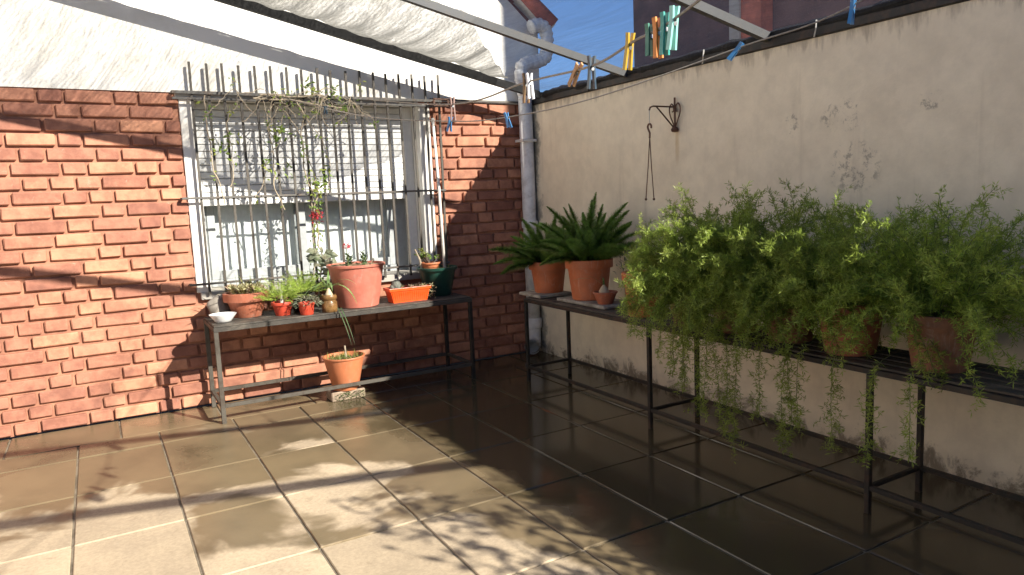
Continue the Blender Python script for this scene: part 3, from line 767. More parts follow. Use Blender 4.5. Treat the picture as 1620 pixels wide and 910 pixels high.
# ------------------------------------------------------------------ pots
def pot_prof(rb, rt_, h, rim=.0, rimh=.0, th=.006):
    p = [(rb*.96, 0), (rb, .004)]
    if rim:
        p += [(rb+(rt_-rb)*(1-rimh/h), h-rimh), (rt_+rim*.9, h-rimh+.002), (rt_+rim, h-rimh+.008), (rt_+rim*1.1, h-.003), (rt_+rim*.8, h)]
    else:
        p += [(rt_-.002, h-.012), (rt_+.004, h-.009), (rt_+.005, h-.002), (rt_+.002, h)]
    p += [(rt_-th, h), (rt_-th-.004, h-.03), (rt_-th-.006, h-.035)]
    return p
def make_pot(root, c, rb, rt_, h, mat, rim=0, rimh=0, soil='soil', lvl=.03, wob=0.004, name='pot'):
    o = autosmooth(MB().lathe(pot_prof(rb, rt_, h, rim, rimh), 36, c, wob).build(name, M[mat], root), 35)
    s = MB(); n = 20; r = rt_-.008
    s.v.append((c[0], c[1], c[2]+h-lvl+.008))
    for ring_ in (1, 2, 3):
        for k in range(n):
            a = 2*math.pi*k/n; rr = r*ring_/3
            s.v.append((c[0]+rr*math.cos(a), c[1]+rr*math.sin(a), c[2]+h-lvl+rnd(-.004, .006)))
    for k in range(n): s.f.append((0, 1+k, 1+(k+1) % n))
    for g_ in (0, 1):
        for k in range(n): s.f.append((1+g_*n+k, 1+(g_+1)*n+k, 1+(g_+1)*n+(k+1) % n, 1+g_*n+(k+1) % n))
    s.build('soil', M[soil], root)
    return o

# --- foxtail fern: plumes as separate fronds
def plume(seed, L=.36, W=.064, curl=.55):
    r = random.Random(seed); mb = MB(); p = Vector((0, 0, 0)); d = Vector((0, 0, 1)); pts = []; n = 34
    for i in range(n+1):
        pts.append((p.copy(), d.copy())); d = (d+Vector((curl/n*1.2, r.uniform(-.01, .01), 0))).normalized(); p = p+d*L/n
    mb.tube([a for a, _ in pts[::4]], [.0026*(1-.7*i/8) for i in range(len(pts[::4]))], 4, cap=False)
    for i in range(2, n+1):
        t = i/n; c, dd = pts[i]
        env = W*(min(1, t*3.2))**.7*(1-t**2.1*.93)
        a0 = dd.orthogonal().normalized(); b0 = dd.cross(a0)
        for k in range(26):
            an = r.uniform(0, 6.283); rad_ = (a0*math.cos(an)+b0*math.sin(an))
            dirn = (rad_*1.0+dd*r.uniform(.5, 1.1)).normalized(); le = env*r.uniform(.75, 1.15)+.004
            base = c+dd*r.uniform(-.5, .5)*L/n
            sd = dirn.cross(dd).normalized()*.0028
            mb.tri(base-sd, base+sd, base+dirn*le)
    return mb.mesh('frond', M['foxtail'])
PL = [plume(100+i, .36, .064, c) for i, c in enumerate((.25, .55, .85, 1.15, 1.5))]
def foxtail(label, c, pot, n, tilt_dir=None, zsc=1., extra=()):
    r = thing('potted_foxtail_fern', label, 'potted plant', c, 'foxtail ferns on the corner stand')
    make_pot(r, c, *pot, 'terra', .010, .055)
    h = pot[2]
    for i in range(n):
        ring_ = i/n; az = i*2.39996+rnd(-.2, .2)
        tilt = R(5+43*ring_**.9+rnd(-6, 6)); L = rnd(.85, 1.12)*(1-.12*ring_)*zsc
        rr = pot[1]*.55*math.sqrt(ring_)
        inst(PL[min(3, int(ring_*2.6+rnd(0, 1)))], 'frond', r, (rr*math.cos(az), rr*math.sin(az), h-.03), Euler((0, tilt, az), 'XYZ'), (L, L, L))
    for az, tilt, L in extra:
        inst(PL[2], 'frond', r, (pot[1]*.5*math.cos(az), pot[1]*.5*math.sin(az), h-.03), Euler((0, tilt, az), 'XYZ'), (L, L, L))
    return r
slabs = (((2.30, 2.56, -.30, -.02), 'mossy grey stone slab under the corner foxtail pot'), ((2.33, 2.58, -.98, -.46), 'pale stone slab under the larger foxtail pot'))
for (a, b, c, d), lab in slabs:
    o = MB().bbox(a, b, c, d, BT+.0005, BT+.022, .005).build('stone_slab', M['slab']); tag(o, lab, 'stone slab', 'slabs on the corner stand')
ZS = BT+.0225
foxtail('foxtail fern in terracotta pot nearest the corner downpipe', (2.455, -.175, ZS), (.098, .126, .215), 32, extra=((3.3, R(66), 1.0), (3.0, R(42), 1.1)), zsc=.95)
foxtail('tall foxtail fern in the larger terracotta pot, second from the corner', (2.46, -.655, ZS), (.112, .142, .255), 40, zsc=1.12)

# --- asparagus (sprengeri) mass
def asparagus(root, c, r0, n, mat, up=.34, spread=.9, trail=(), seed=1, name='foliage', side=None, dens=1.6, nl=.026, ymax=9, xmin=2.16, grav=(.8, 3.5), el=(.3, 1.45)):
    r = random.Random(seed); mb = MB(); st = MB()
    def needles(p, d, k, ln):
        for _ in range(k):
            v = Vector((r.gauss(0, 1), r.gauss(0, 1), r.gauss(0, 1)+.25)); v = (v.normalized()+d*.45).normalized()
            L = ln*r.uniform(.6, 1.25); sd = v.cross(Vector((r.gauss(0, 1), r.gauss(0, 1), r.gauss(0, 1))))
            if sd.length < 1e-3: continue
            sd = sd.normalized()*.0017
            q = p+v*L*.5
            k0 = len(mb.v); mb.v += [tuple(p), tuple(q+sd), tuple(p+v*L), tuple(q-sd)]; mb.f.append((k0, k0+1, k0+2, k0+3))
    def strand(p, d, L, grav, step=.013, br=.5):
        pts = [p.copy()]; m = int(L/step)
        for i in range(m):
            d = (d+Vector((r.gauss(0, .06), r.gauss(0, .06), -grav*step*(1+i/m))) ).normalized()
            p = p+d*step
            if p.x > XW-.02: p.x = XW-.02
            ym = ymax+1.2*max(0, p.x-2.05)
            if p.y > ym: p.y = ym-.002; d.y = -abs(d.y)*.4
            if p.x < xmin and p.z > .40: p.x += .005
            pts.append(p.copy())
            if i > 2:
                needles(p, d, int(4*dens), nl)
                if r.random() < br and i > 4:
                    v = Vector((r.gauss(0, 1), r.gauss(0, 1), r.gauss(0, .7))).normalized(); v = (v+d*.8).normalized()
                    bl = r.uniform(.03, .075); q = p.copy(); nb = int(bl/.011)
                    for k in range(nb):
                        q = q+v*.011; v = (v+Vector((0, 0, -.04))).normalized(); needles(q, v, int(2.6*dens), nl*.9)
        st.tube(pts[::3]+[pts[-1]], .0013, 3, cap=False)
    for i in range(n):
        a = r.uniform(0, 6.283); el_ = r.uniform(*el)
        if side is not None and r.random() < (.85 if xmin < 2 else .55): a = side+r.gauss(0, .75)
        rr = r0*math.sqrt(r.random())
        p = Vector((c[0]+rr*math.cos(a), c[1]+rr*math.sin(a), c[2]))
        d = Vector((math.cos(a)*math.cos(el_)*spread, math.sin(a)*math.cos(el_)*spread, math.sin(el_))).normalized()
        strand(p, d, up*r.uniform(.75, 1.35), r.uniform(*grav))
    for (x, y, L) in trail:
        a = math.atan2(y-c[1], x-c[0]); p = Vector((x, y, BT+.06))
        strand(p, Vector((math.cos(a)*.3-.25, math.sin(a)*.2, .1)), L, 14, br=.75)
    mb.build(name, M[mat], root); st.build('stems', M['stem'], root)
SP = [  # label, pot centre, pot dims, material, strands, up, foliage, seed, trail
    ('small asparagus fern in bright terracotta pot just right of the bulb bowl', (2.385, -1.275), (.085, .108, .245), 'terra', 14, .25, 'aspara_lit', 11, (), math.pi*1.5),
    ('bushy asparagus fern tinted sunlit yellow-green in an old clay pot, left of the dark ferns', (2.36, -1.68), (.085, .112, .19), 'clay', 120, .42, 'aspara_lit', 12, ((2.25, -1.74, .26), (2.25, -1.80, .30)), math.pi*1.25),
    ('asparagus fern in a large clay pot with strands trailing below the stand', (2.42, -1.93), (.092, .125, .215), 'clay', 165, .41, 'aspara', 13, ((2.25, -1.86, .38), (2.24, -1.95, .48), (2.24, -2.02, .52), (2.25, -1.78, .30), (2.23, -1.99, .45)), math.pi),
    ('dark asparagus fern crowding over the middle of the right stand', (2.44, -2.24), (.095, .125, .21), 'clay', 165, .42, 'aspara', 14, ((2.24, -2.12, .55), (2.23, -2.18, .58), (2.24, -2.30, .38), (2.24, -2.42, .46)), math.pi),
    ('asparagus fern in a mossy terracotta pot near the right end of the stand', (2.42, -2.56), (.10, .134, .215), 'terra2', 150, .40, 'aspara', 15, ((2.25, -2.45, .50), (2.24, -2.66, .42), (2.24, -2.52, .40)), None),
    ('asparagus fern in a clay pot at the far right edge of the view', (2.43, -2.93), (.095, .125, .21), 'clay', 130, .40, 'aspara', 16, ((2.25, -2.85, .42), (2.24, -2.97, .38)), None),
]
for lab, (x, y), (rb, rt_, h), pm, n, up_, fm, sd, tr, side in SP:
    r = thing('potted_asparagus_fern', lab, 'potted plant', (x, y, BT), 'trailing asparagus ferns on the right stands')
    make_pot(r, (x, y, BT), rb, rt_, h, pm, .009, .045)
    asparagus(r, (x, y, BT+h-.03), rt_*.7, n, fm, up_, .95, tr, sd, side=side, ymax={11: -1.62, 12: -1.72}.get(sd, 9), **({'xmin': 1.93, 'grav': (.4, 3.0), 'el': (.3, 1.35)} if sd == 12 else {'xmin': 2.30} if sd == 11 else {}))
    if fm == 'aspara': # a few long wands reaching up
        rr = random.Random(sd)
        wb = MB()
        for k in range(2):
            p = Vector((x+rr.uniform(-.05, .1), y+rr.uniform(-.12, .12), BT+h)); d = Vector((rr.uniform(-.1, .25), rr.uniform(-.5, .5), 1)).normalized()
            pts = []
            for i in range(30):
                p = p+d*.0125; d = (d+Vector((rr.gauss(0, .03), rr.gauss(0, .03), -.022))).normalized(); p.x = min(p.x, XW-.02); pts.append(p.copy())
                if i > 12:
                    for q in range(4):
                        v = Vector((rr.gauss(0, 1), rr.gauss(0, 1), rr.gauss(0, 1))).normalized(); s_ = v.orthogonal().normalized()*.0012
                        wb.quad(p, p+v*.011+s_, p+v*.024, p+v*.011-s_)
            wb.tube(pts[::3], .0013, 3, cap=False)
        wb.build('wands', M['leafdark'], r)

# small-leaved grey plant in shade between the foxtail and the asparagus
r = thing('potted_shrub', 'small grey-leaved plant in dark pot behind the bulb bowl', 'potted plant', (2.56, -1.02, BT))
make_pot(r, (2.56, -1.02, BT), .07, .09, .17, 'black_pot', .006, .03)
mb = MB()
for i in range(260):
    a = rnd(0, 6.28); e = rnd(.1, 1.5); q = Vector((math.cos(a)*math.cos(e), math.sin(a)*math.cos(e), math.sin(e)))
    p = Vector((2.56, -1.02, BT+.17))+Vector((q.x*.14, q.y*.14, q.z*.20))*rnd(.5, 1)
    mb.leaf(p, q+Vector((rnd(-.6, .6), rnd(-.6, .6), .2)), rnd(.02, .04), rnd(.008, .014))
mb.build('foliage', M['greyplant'], r)
# bowl with a bulb
r = thing('potted_bulb', 'small red clay bowl with a sprouting bulb between terracotta pots', 'potted plant', (2.40, -.90, ZS))
make_pot(r, (2.40, -.90, ZS), .046, .072, .075, 'terra2', 0, 0)
MB().lathe([(.004, .0), (.028, .012), (.033, .03), (.022, .05), (.008, .068), (.004, .075)], 14, (2.395, -.895, ZS+.045)).build('bulb', M['bulb'], r, True)
mb = MB(); mb.blade((2.395, -.895, ZS+.11), (-.75, .25, .8), .22, .016, 1.2, 9); mb.blade((2.395, -.895, ZS+.11), (-.4, -.5, .9), .12, .014, .9, 7); mb.blade((2.39, -.9, ZS+.11), (-.5, .35, .9), .15, .014, 1.1, 7)
mb.build('strap_leaves', M['bulbleaf'], r)

# ------------------------------------------------------------------ left stand plants
def fernlet(mb, c, n, L, r, spread=.6, nl=.013):
    for i in range(n):
        a = rnd(0, 6.28); e = rnd(.45, 1.45); p = Vector(c)+Vector((math.cos(a), math.sin(a), 0))*r*rnd(0, 1)
        d = Vector((math.cos(a)*math.cos(e), math.sin(a)*math.cos(e), math.sin(e))); m = int(L*rnd(.7, 1.2)/.007)
        for k in range(m):
            p = p+d*.007; d = (d+Vector((0, 0, -.03))).normalized()
            if k > m*.3:
                for q in range(5):
                    v = Vector((random.gauss(0, 1), random.gauss(0, 1), random.gauss(0, .6))).normalized(); s_ = v.orthogonal().normalized()*.0010
                    mb.tri(p-s_, p+s_, p+v*nl*rnd(.7, 1.4))
# bowl
bo = thing('bowl', 'small white bowl on the left end of the stand', 'bowl', (.41, .30, BT))
o = autosmooth(MB().lathe([(.036, 0), (.045, .004), (.052, .014), (.076, .046), (.078, .05), (.074, .05), (.05, .018), (.0, .012)], 32, (.41, .30, BT)).build('bowl_body', M['bowl'], bo), 50)
# stone
st = MB(); n = 9
import bmesh
def rock(name, c, s, mat, label, cat, seed):
    bm = bmesh.new(); bmesh.ops.create_icosphere(bm, subdivisions=3, radius=1)
    for v in bm.verts:
        k = 1+.22*noise.noise(v.co*1.3+Vector((seed, 0, 0)))+.07*noise.noise(v.co*4+Vector((0, seed, 0)))
        v.co = Vector((v.co.x*s[0]*k, v.co.y*s[1]*k, max(-.8, v.co.z)*s[2]*k))
    zmin = min(v.co.z for v in bm.verts)
    for v in bm.verts: v.co.z -= zmin
    me = bpy.data.meshes.new(name); bm.to_mesh(me); bm.free(); me.materials.append(M[mat])
    o = bpy.data.objects.new(name, me); COL.objects.link(o); o.location = c; o.rotation_euler = (0, 0, .5)
    me.polygons.foreach_set('use_smooth', [True]*len(me.polygons)); return tag(o, label, cat)
rock('stone', (.425, .52, BT), (.075, .05, .075), 'stone', 'rough grey-brown stone behind the white bowl', 'stone', 3.1)
# wide brown pot with pale succulents
c = (.575, .44, BT); r = thing('potted_succulents', 'wide brown terracotta pot of pale succulents beside the stone', 'potted plant', c)
make_pot(r, c, .088, .125, .155, 'terra2', .012, .055, 'drysoil', .015)
mb = MB(); m2 = MB(); m3 = MB()
for i in range(26):
    a = rnd(0, 6.28); q = .105*math.sqrt(rnd(0, 1)); p0 = Vector((c[0]+q*math.cos(a), c[1]+q*math.sin(a), c[2]+.14+rnd(0, .035))); sz = rnd(.026, .044)
    for k in range(14):
        aa = k*2.4; e = .25+1.1*k/14
        mb.leaf(p0+Vector((0, 0, .01)), (math.cos(aa)*math.cos(e), math.sin(aa)*math.cos(e), math.sin(e)), sz, sz*.5)
for i in range(22):
    a = rnd(0, 6.28); p = Vector((c[0]+.08*math.cos(a), c[1]+.08*math.sin(a), c[2]+.14)); m2.blade(p, (math.cos(a)*.8-.3, math.sin(a)*.8, 1), rnd(.08, .19), .008, rnd(.3, 1.2))
for x_, l_ in ((-.03, .19), (-.045, .15), (.045, .15), (.03, .12)): m3.blade((c[0]+x_, c[1]-.01, c[2]+.14), (x_*2, 0, 1), l_, .020, .12, 7)
mb.build('rosettes', M['pale'], r); m2.build('grass_blades', M['drygrass'], r); m3.build('strap_leaves', M['bulbleaf'], r)
# small red pot with feathery fern
c = (.765, .31, BT); r = thing('potted_fern', 'feathery light green fern in small red pot beside the brown pot', 'potted plant', c)
make_pot(r, c, .046, .064, .085, 'red', .004, .02); mb = MB(); fernlet(mb, (c[0], c[1], c[2]+.075), 90, .17, .045); mb.build('foliage', M['feather'], r)
MB().tube([(c[0]-.005, c[1], c[2]+.07), (c[0], c[1], c[2]+.16)], .010, 8).build('stake', M['tie'], r)
# black pot with fern
c = (.90, .385, BT); r = thing('potted_fern', 'feathery green fern in a black pot behind the tiny red pot', 'potted plant', c)
make_pot(r, c, .05, .082, .115, 'black_pot', .005, .02); mb = MB(); fernlet(mb, (c[0], c[1], c[2]+.10), 110, .16, .055); mb.build('foliage', M['feather'], r)
# tiny red pot, dark trailing plant
c = (.89, .215, BT); r = thing('potted_trailing_plant', 'tiny red pot overflowing with dark trailing leaves', 'potted plant', c)
make_pot(r, c, .040, .050, .078, 'red', .003, .015); mb = MB()
for i in range(320):
    a = rnd(0, 6.28); rr = .085*math.sqrt(rnd(0, 1)); p = Vector((c[0]+rr*math.cos(a), c[1]+rr*math.sin(a), c[2]+.085+.045*(1-(rr/.085)**2)*rnd(.3, 1)-.035*(rr/.085)**3*rnd(.2, 1)))
    mb.leaf(p, (math.cos(a), math.sin(a), rnd(-.6, .5)), rnd(.015, .032), rnd(.006, .010))
mb.build('foliage', M['greyplant'], r)
# brown jar with strap leaves
c = (1.035, .215, BT); r = thing('plant_jar', 'glazed brown jar with drooping strap leaves in front of pink bucket', 'jar', c)
autosmooth(MB().lathe([(.042, 0), (.047, .006), (.049, .03), (.049, .062), (.043, .072), (.043, .078), (.050, .086), (.051, .104), (.046, .112), (.040, .112), (.037, .09), (.01, .085)], 30, c).build('jar_body', M['jar'], r), 40)
MB().lathe([(.006, 0), (.022, .008), (.026, .022), (.018, .038), (.010, .058), (.007, .07)], 14, (c[0], c[1], c[2]+.09)).build('bulb', M['bulb'], r, True)
mb = MB()
for a, e, L, b in ((.2, .9, .26, 2.6), (3.3, .9, .22, 2.4), (3.9, 1.0, .2, 2.0), (5.4, .9, .28, 2.8), (-.5, 1.1, .22, 2.2), (2.6, 1.2, .16, 1.0), (4.6, 1.1, .2, 2.4), (1.2, 1.2, .15, .8), (3.0, .7, .2, 2.2)):
    mb.blade((c[0], c[1], c[2]+.145), (math.cos(a)*math.cos(e), math.sin(a)*math.cos(e), math.sin(e)), L, .022, b, 9)
mb.build('strap_leaves', M['bulbleaf'], r)
mb = MB()
for dx in (0, .02): mb.blade((c[0]+.03+dx, c[1]-.075, BT+.03), (.15, -.5, -.6), .27, .008, .7, 8)
mb.build('hanging_leaf', M['leafdark'], r)
# large pink bucket
c = (1.262, .335, BT); r = thing('potted_kalanchoe', 'large faded pink bucket of dry soil with small red-flowering succulent', 'potted plant', c)
make_pot(r, c, .132, .182, .285, 'pink', .008, .018, 'drysoil', .012, .012)
mb = MB(); m2 = MB(); m3 = MB()
for dx, dy, hh in ((-.06, -.02, .075), (.03, -.05, .085), (.055, -.02, .06), (-.02, .05, .05)):
    p = Vector((c[0]+dx, c[1]+dy, c[2]+.275)); m2.tube([p, p+Vector((.006, 0, hh))], .004, 6)
    for k in range(14):
        a = k*2.4; z = hh*(k+1)/14; mb.leaf(p+Vector((0, 0, z)), (math.cos(a), math.sin(a), .9), .03, .016)
p = Vector((c[0]-.06, c[1]-.02, c[2]+.35)); m2.tube([p-Vector((0, 0, .06)), p+Vector((-.004, 0, .05))], .0025, 5)
for k in range(46): m3.leaf(p+Vector((rnd(-.026, .026), rnd(-.02, .02), .05+rnd(-.012, .018))), (rnd(-1, 1), rnd(-1, 1), rnd(0, 1)), .015, .010)
for k in range(30):
    a = rnd(0, 6.28); q = .15*math.sqrt(rnd(0, 1)); mb.leaf((c[0]+q*math.cos(a), c[1]+q*math.sin(a), c[2]+.28), (rnd(-1, 1), rnd(-1, 1), .3), rnd(.015, .03), .01)
mb.build('leaves', M['leafdark'], r); m2.build('stems', M['stem'], r); m3.build('flower', M['flower'], r)
m4 = MB(); m4.tube([(c[0]+.10, c[1], c[2]+.27), (c[0]+.13, c[1]+.0, c[2]+.32), (c[0]+.19, c[1], c[2]+.37)], .0015, 4); m4.tube([(c[0]+.08, c[1]+.03, c[2]+.27), (c[0]+.10, c[1]+.03, c[2]+.34)], .0015, 4); m4.build('dry_stalk', M['twig'], r)
# bright orange planter
pc = (1.60, .305); r = thing('window_box', 'bright orange ribbed plastic planter box with small cactus and succulents', 'planter', (pc[0], pc[1], BT))
mb = MB(); L, Wd, h = .142, .062, .10
def ringv(l, w, z): return [(pc[0]-l, pc[1]-w, z), (pc[0]+l, pc[1]-w, z), (pc[0]+l, pc[1]+w, z), (pc[0]-l, pc[1]+w, z)]
secs = [(L*.86, Wd*.84, 0), (L*.87, Wd*.85, .006), (L*.985, Wd*.97, h-.022), (L*1.05, Wd*1.07, h-.020), (L*1.06, Wd*1.09, h-.002), (L*1.05, Wd*1.08, h), (L*.97, Wd*.95, h), (L*.95, Wd*.92, h-.02)]
for l_, w_, z_ in secs: mb.v += ringv(l_, w_, BT+z_)
mb.f.append((3, 2, 1, 0))
for i in range(len(secs)-1):
    for k in range(4): mb.f.append((4*i+k, 4*i+(k+1) % 4, 4*i+4+(k+1) % 4, 4*i+4+k))
mb.build('box', M['tray'], r)
for k in range(17):
    x = pc[0]-L*.82+L*1.64*k/16
    MB().quad((x-.0035, pc[1]-Wd*.865-.002, BT+.012), (x+.0035, pc[1]-Wd*.865-.002, BT+.012), (x*1.0+(x-pc[0])*.10+.0035, pc[1]-Wd*.96-.0045, BT+h-.026), (x+(x-pc[0])*.10-.0035, pc[1]-Wd*.96-.0045, BT+h-.026)).build('rib', M['tray'], r)
MB().box(pc[0]-L*.95, pc[0]+L*.95, pc[1]-Wd*.92, pc[1]+Wd*.92, BT+h-.035, BT+h-.022).build('soil', M['soil'], r)
mb = MB()
for dx, hh, rr in ((-.075, .075, .034), (-.10, .045, .022)):
    mb.lathe([(rr*.5, 0), (rr*.9, hh*.25), (rr, hh*.55), (rr*.75, hh*.85), (rr*.2, hh)], 14, (pc[0]+dx, pc[1]+.01, BT+h-.022), .05)
mb.build('cactus', M['cactus'], r, True)
mb = MB()
for i in range(12):
    p0 = Vector((pc[0]+rnd(-.06, .13), pc[1]+rnd(-.05, .05), BT+h-.02)); sz = rnd(.022, .036)
    for k in range(11):
        aa = k*2.4; e = .2+1.1*k/11; mb.leaf(p0+Vector((0, 0, .012)), (math.cos(aa)*math.cos(e), math.sin(aa)*math.cos(e), math.sin(e)), sz, sz*.5)
for k in range(60): mb.leaf((pc[0]+L+.015+rnd(-.02, .025), pc[1]-.04+rnd(-.03, .03), BT+h-rnd(-.02, .085)), (rnd(-1, 1), rnd(-1, 1), rnd(-1, .4)), .018, .009)
mb.build('succulents', M['pale'], r)
# green pot with small orange pot in it, and a pole
c = (1.885, .43, BT); r = thing('potted_cuttings', 'dark green plastic pot at the right end of the window stand', 'potted plant', c)
make_pot(r, c, .092, .137, .205, 'green_pot', .010, .022, 'drysoil', .02)
mb = MB()
for k in range(40):
    a = rnd(0, 6.28); q = .11*math.sqrt(rnd(0, 1)); mb.leaf((c[0]+q*math.cos(a), c[1]+q*math.sin(a), c[2]+.19), (rnd(-1, 1), rnd(-1, 1), .4), rnd(.015, .035), .01)
mb.build('leaves', M['drygrass'], r)
m2 = MB()
m2.tube([(c[0]-.11, c[1]+.02, c[2]+.19), (c[0]-.12, c[1]+.02, c[2]+.26), (c[0]-.15, c[1]+.03, c[2]+.34)], [.008, .007, .005], 6); m2.build('dry_stalk', M['twig'], r)
c2 = (1.845, .45, BT+.19); r = thing('potted_jade_plant', 'small orange pot with leafy jade plant standing in the green pot', 'potted plant', c2)
make_pot(r, c2, .052, .070, .05, 'orange', .004, .012)
mb = MB(); m2 = MB()
for i in range(9):
    a = rnd(0, 6.28); p = Vector((c2[0]+.02*math.cos(a), c2[1]+.02*math.sin(a), c2[2]+.035)); e = rnd(.7, 1.4); q = p+Vector((math.cos(a)*math.cos(e), math.sin(a)*math.cos(e), math.sin(e)))*rnd(.08, .14)
    m2.tube([p, q], [.005, .003], 5)
    for k in range(13):
        aa = rnd(0, 6.28); mb.leaf(q-(q-p)*rnd(0, .45), (math.cos(aa), math.sin(aa), rnd(.0, 1)), rnd(.022, .034), rnd(.012, .018))
mb.build('leaves', M['leaf'], r); m2.build('stems', M['bark'], r)
po = thing('pole', 'pale pole leaning from the green pot against the window grille', 'pole', (1.925, .40, BT+.19))
MB().tube([(1.93, .40, BT+.185), (1.965, .50, 1.35), (1.99, .60, 1.84)], [.011, .0105, .010], 10).build('shaft', M['pole'], po, True)
MB().lathe([(.011, 0), (.0135, .004), (.0135, .03), (.010, .034)], 10, (1.99, .602, 1.835)).build('cap', M['tie'], po)
# lower pot on a mossy block
bk = thing('concrete_block', 'mossy concrete block on the floor under the window stand', 'block', (1.11, .265, 0))
MB().bbox(1.00, 1.222, .195, .34, 0, .062, .006).build('block_body', M['block'], bk)
mb = MB()
for k in range(190):
    x = 1.02+.19*rnd(0, 1)**.9; mb.leaf((x, .193-rnd(0, .006), rnd(.004, .055)), (rnd(-.8, .8), -1, rnd(-.1, 1)), rnd(.008, .018), rnd(.005, .010))
mb.build('weeds', M['weed'], bk)
c = (1.115, .262, .0625); r = thing('potted_grass', 'orange pot of short grass standing on the mossy block', 'potted plant', c)
make_pot(r, c, .082, .132, .222, 'orange', .005, .012, 'drysoil', .025, .006)
mb = MB()
for k in range(240):
    a = rnd(0, 6.28); q = .11*math.sqrt(rnd(0, 1)); mb.blade((c[0]+q*math.cos(a), c[1]+q*math.sin(a), c[2]+.195), (rnd(-.6, .6), rnd(-.6, .6), 1), rnd(.03, .065), .0045, rnd(.2, 1.2), 3)
mb.build('grass', M['drygrass'], r)
MB().tube([(c[0]+.01, c[1]-.02, c[2]+.19), (c[0]+.005, c[1]-.02, c[2]+.29)], .006, 7).build('stake', M['twig'], r)

# ------------------------------------------------------------------ vine on the grille
vi = thing('climbing_vine', 'sparse climbing vine with bare twigs threaded through the window grille', 'vine', (1.02, .56, BT))
tw = MB(); lf = MB(); fw_ = MB(); RV = random.Random(31)
def wander(p, tgt, step=.03, jit=.35, n=200):
    p = Vector(p); tgt = Vector(tgt); pts = [p.copy()]; d = (tgt-p).normalized()
    for i in range(n):
        v = tgt-p
        if v.length < step: break
        d = (d*.55+v.normalized()*.45+Vector((RV.gauss(0, jit), RV.gauss(0, jit*.25), RV.gauss(0, jit)))*.5).normalized(); p = p+d*step
        p.y = min(max(p.y, .50), .618); pts.append(p.copy())
    return pts
def leaves_on(pts, k, s=.032, spread=.03):
    for _ in range(k):
        p = RV.choice(pts)+Vector((RV.uniform(-spread, spread), RV.uniform(-.04, .01), RV.uniform(-spread, spread)))
        lf.leaf(p, (RV.gauss(0, 1), RV.gauss(-.4, .6), RV.gauss(-.2, .8)), s*RV.uniform(.6, 1.3), s*RV.uniform(.3, .55), (RV.gauss(0, .5), -1, RV.gauss(.4, .5)))
for (a, b, r_, nl) in (((1.06, .57, BT+.05), (1.08, .60, 1.30), .005, 70), ((1.08, .60, 1.30), (1.03, .60, 1.96), .0045, 30), ((1.04, .58, BT+.2), (1.10, .59, 1.45), .004, 45),
                       ((.89, .60, 1.25), (.88, .60, 1.95), .004, 16), ((1.10, .60, 1.30), (.92, .60, 1.9), .003, 16), ((.52, .60, 1.30), (.47, .59, 1.98), .004, 8), ((.56, .60, 1.4), (.60, .6, 1.9), .003, 10), ((.70, .60, 1.3), (.95, .6, 1.9), .0025, 12), ((1.2, .6, 1.35), (1.15, .6, 1.75), .0025, 10)):
    pts = wander(a, b); tw.tube(pts, r_, 5, cap=False); leaves_on(pts, nl)
for i in range(46):
    x = RV.uniform(.62, 1.42); z = 1.99+RV.gauss(0, .025); a = Vector((x, RV.uniform(.52, .61), z)); b = a+Vector((RV.uniform(-.22, .22), RV.uniform(-.03, .03), RV.uniform(-.26, .07)))
    pts = wander(a, b, .025, .5, 26); tw.tube(pts, RV.uniform(.0014, .0032), 4, cap=False)
    if RV.random() < .6: leaves_on(pts[-3:], 6, .028)
for a, b in (((.74, .56, 1.965), (1.35, .575, 1.93)), ((.78, .55, 1.985), (1.2, .58, 1.99)), ((.74, .55, 1.96), (.95, .57, 2.0))):
    tw.tube(wander(a, b, .03, .2), .005, 6, cap=False)
for cx, cz, k in ((.895, 1.745, 26), (.53, 1.66, 18), (.60, 1.70, 10), (.80, 1.55, 14), (1.16, 1.50, 14), (1.10, 2.05, 16), (1.28, 2.02, 18), (1.11, 1.38, 22), (1.15, 1.42, 12), (.93, 1.50, 8), (1.38, 1.93, 8)):
    leaves_on([Vector((cx, .585, cz))], k, .036, .045)
for k in range(90): fw_.leaf(Vector((1.085, .57, 1.20))+Vector((RV.gauss(0, .024), RV.gauss(0, .018), RV.gauss(0, .018))), (RV.gauss(0, 1), RV.gauss(-.4, 1), RV.gauss(0, 1)), .020, .013)
tw.build('twigs', M['twig'], vi); lf.build('leaves', M['leaf'], vi); fw_.build('flower_head', M['flower'], vi)
mb = MB()  # withered broad leaves low on the vine
for k in range(16): mb.leaf((1.06+RV.gauss(0, .05), .53+RV.gauss(0, .02), BT+.33+RV.gauss(0, .05)), (RV.gauss(0, 1), -.5, RV.gauss(-.3, .6)), .075, .05, (RV.gauss(0, .4), -1, .3))
mb.build('withered_leaves', M['greyplant'], vi)

# ------------------------------------------------------------------ wall bracket and pot hanger
wb_ = thing('wall_bracket', 'rusty wrought-iron bracket with heart scroll on the cream wall', 'bracket', (XW, -1.055, 1.64))
yb, xo = -1.055, XW-.012
MB().tube([(xo, yb, 1.63), (xo, yb, 1.83)], .006, 6).build('upright', M['rustwire'], wb_)
tipx = 2.64; tipy = -1.055
arm = MB().tube([(xo, yb, 1.775), (tipx+.03, yb, 1.775), (tipx+.008, yb, 1.768), (tipx, yb, 1.75)], .005, 6).tube([(xo, yb, 1.645), (tipx+.055, yb, 1.773)], .0045, 6)
arm.build('arm', M['rustwire'], wb_)
for s in (-1, 1):
    hp = spline([(xo, yb, 1.648), (xo, yb+s*.022, 1.69), (xo, yb+s*.044, 1.735), (xo, yb+s*.046, 1.775), (xo, yb+s*.028, 1.795), (xo, yb+s*.010, 1.778), (xo, yb+s*.012, 1.752), (xo, yb+s*.022, 1.748)], 5)
    MB().tube(hp, .0042, 5).build('scroll', M['rustwire'], wb_)
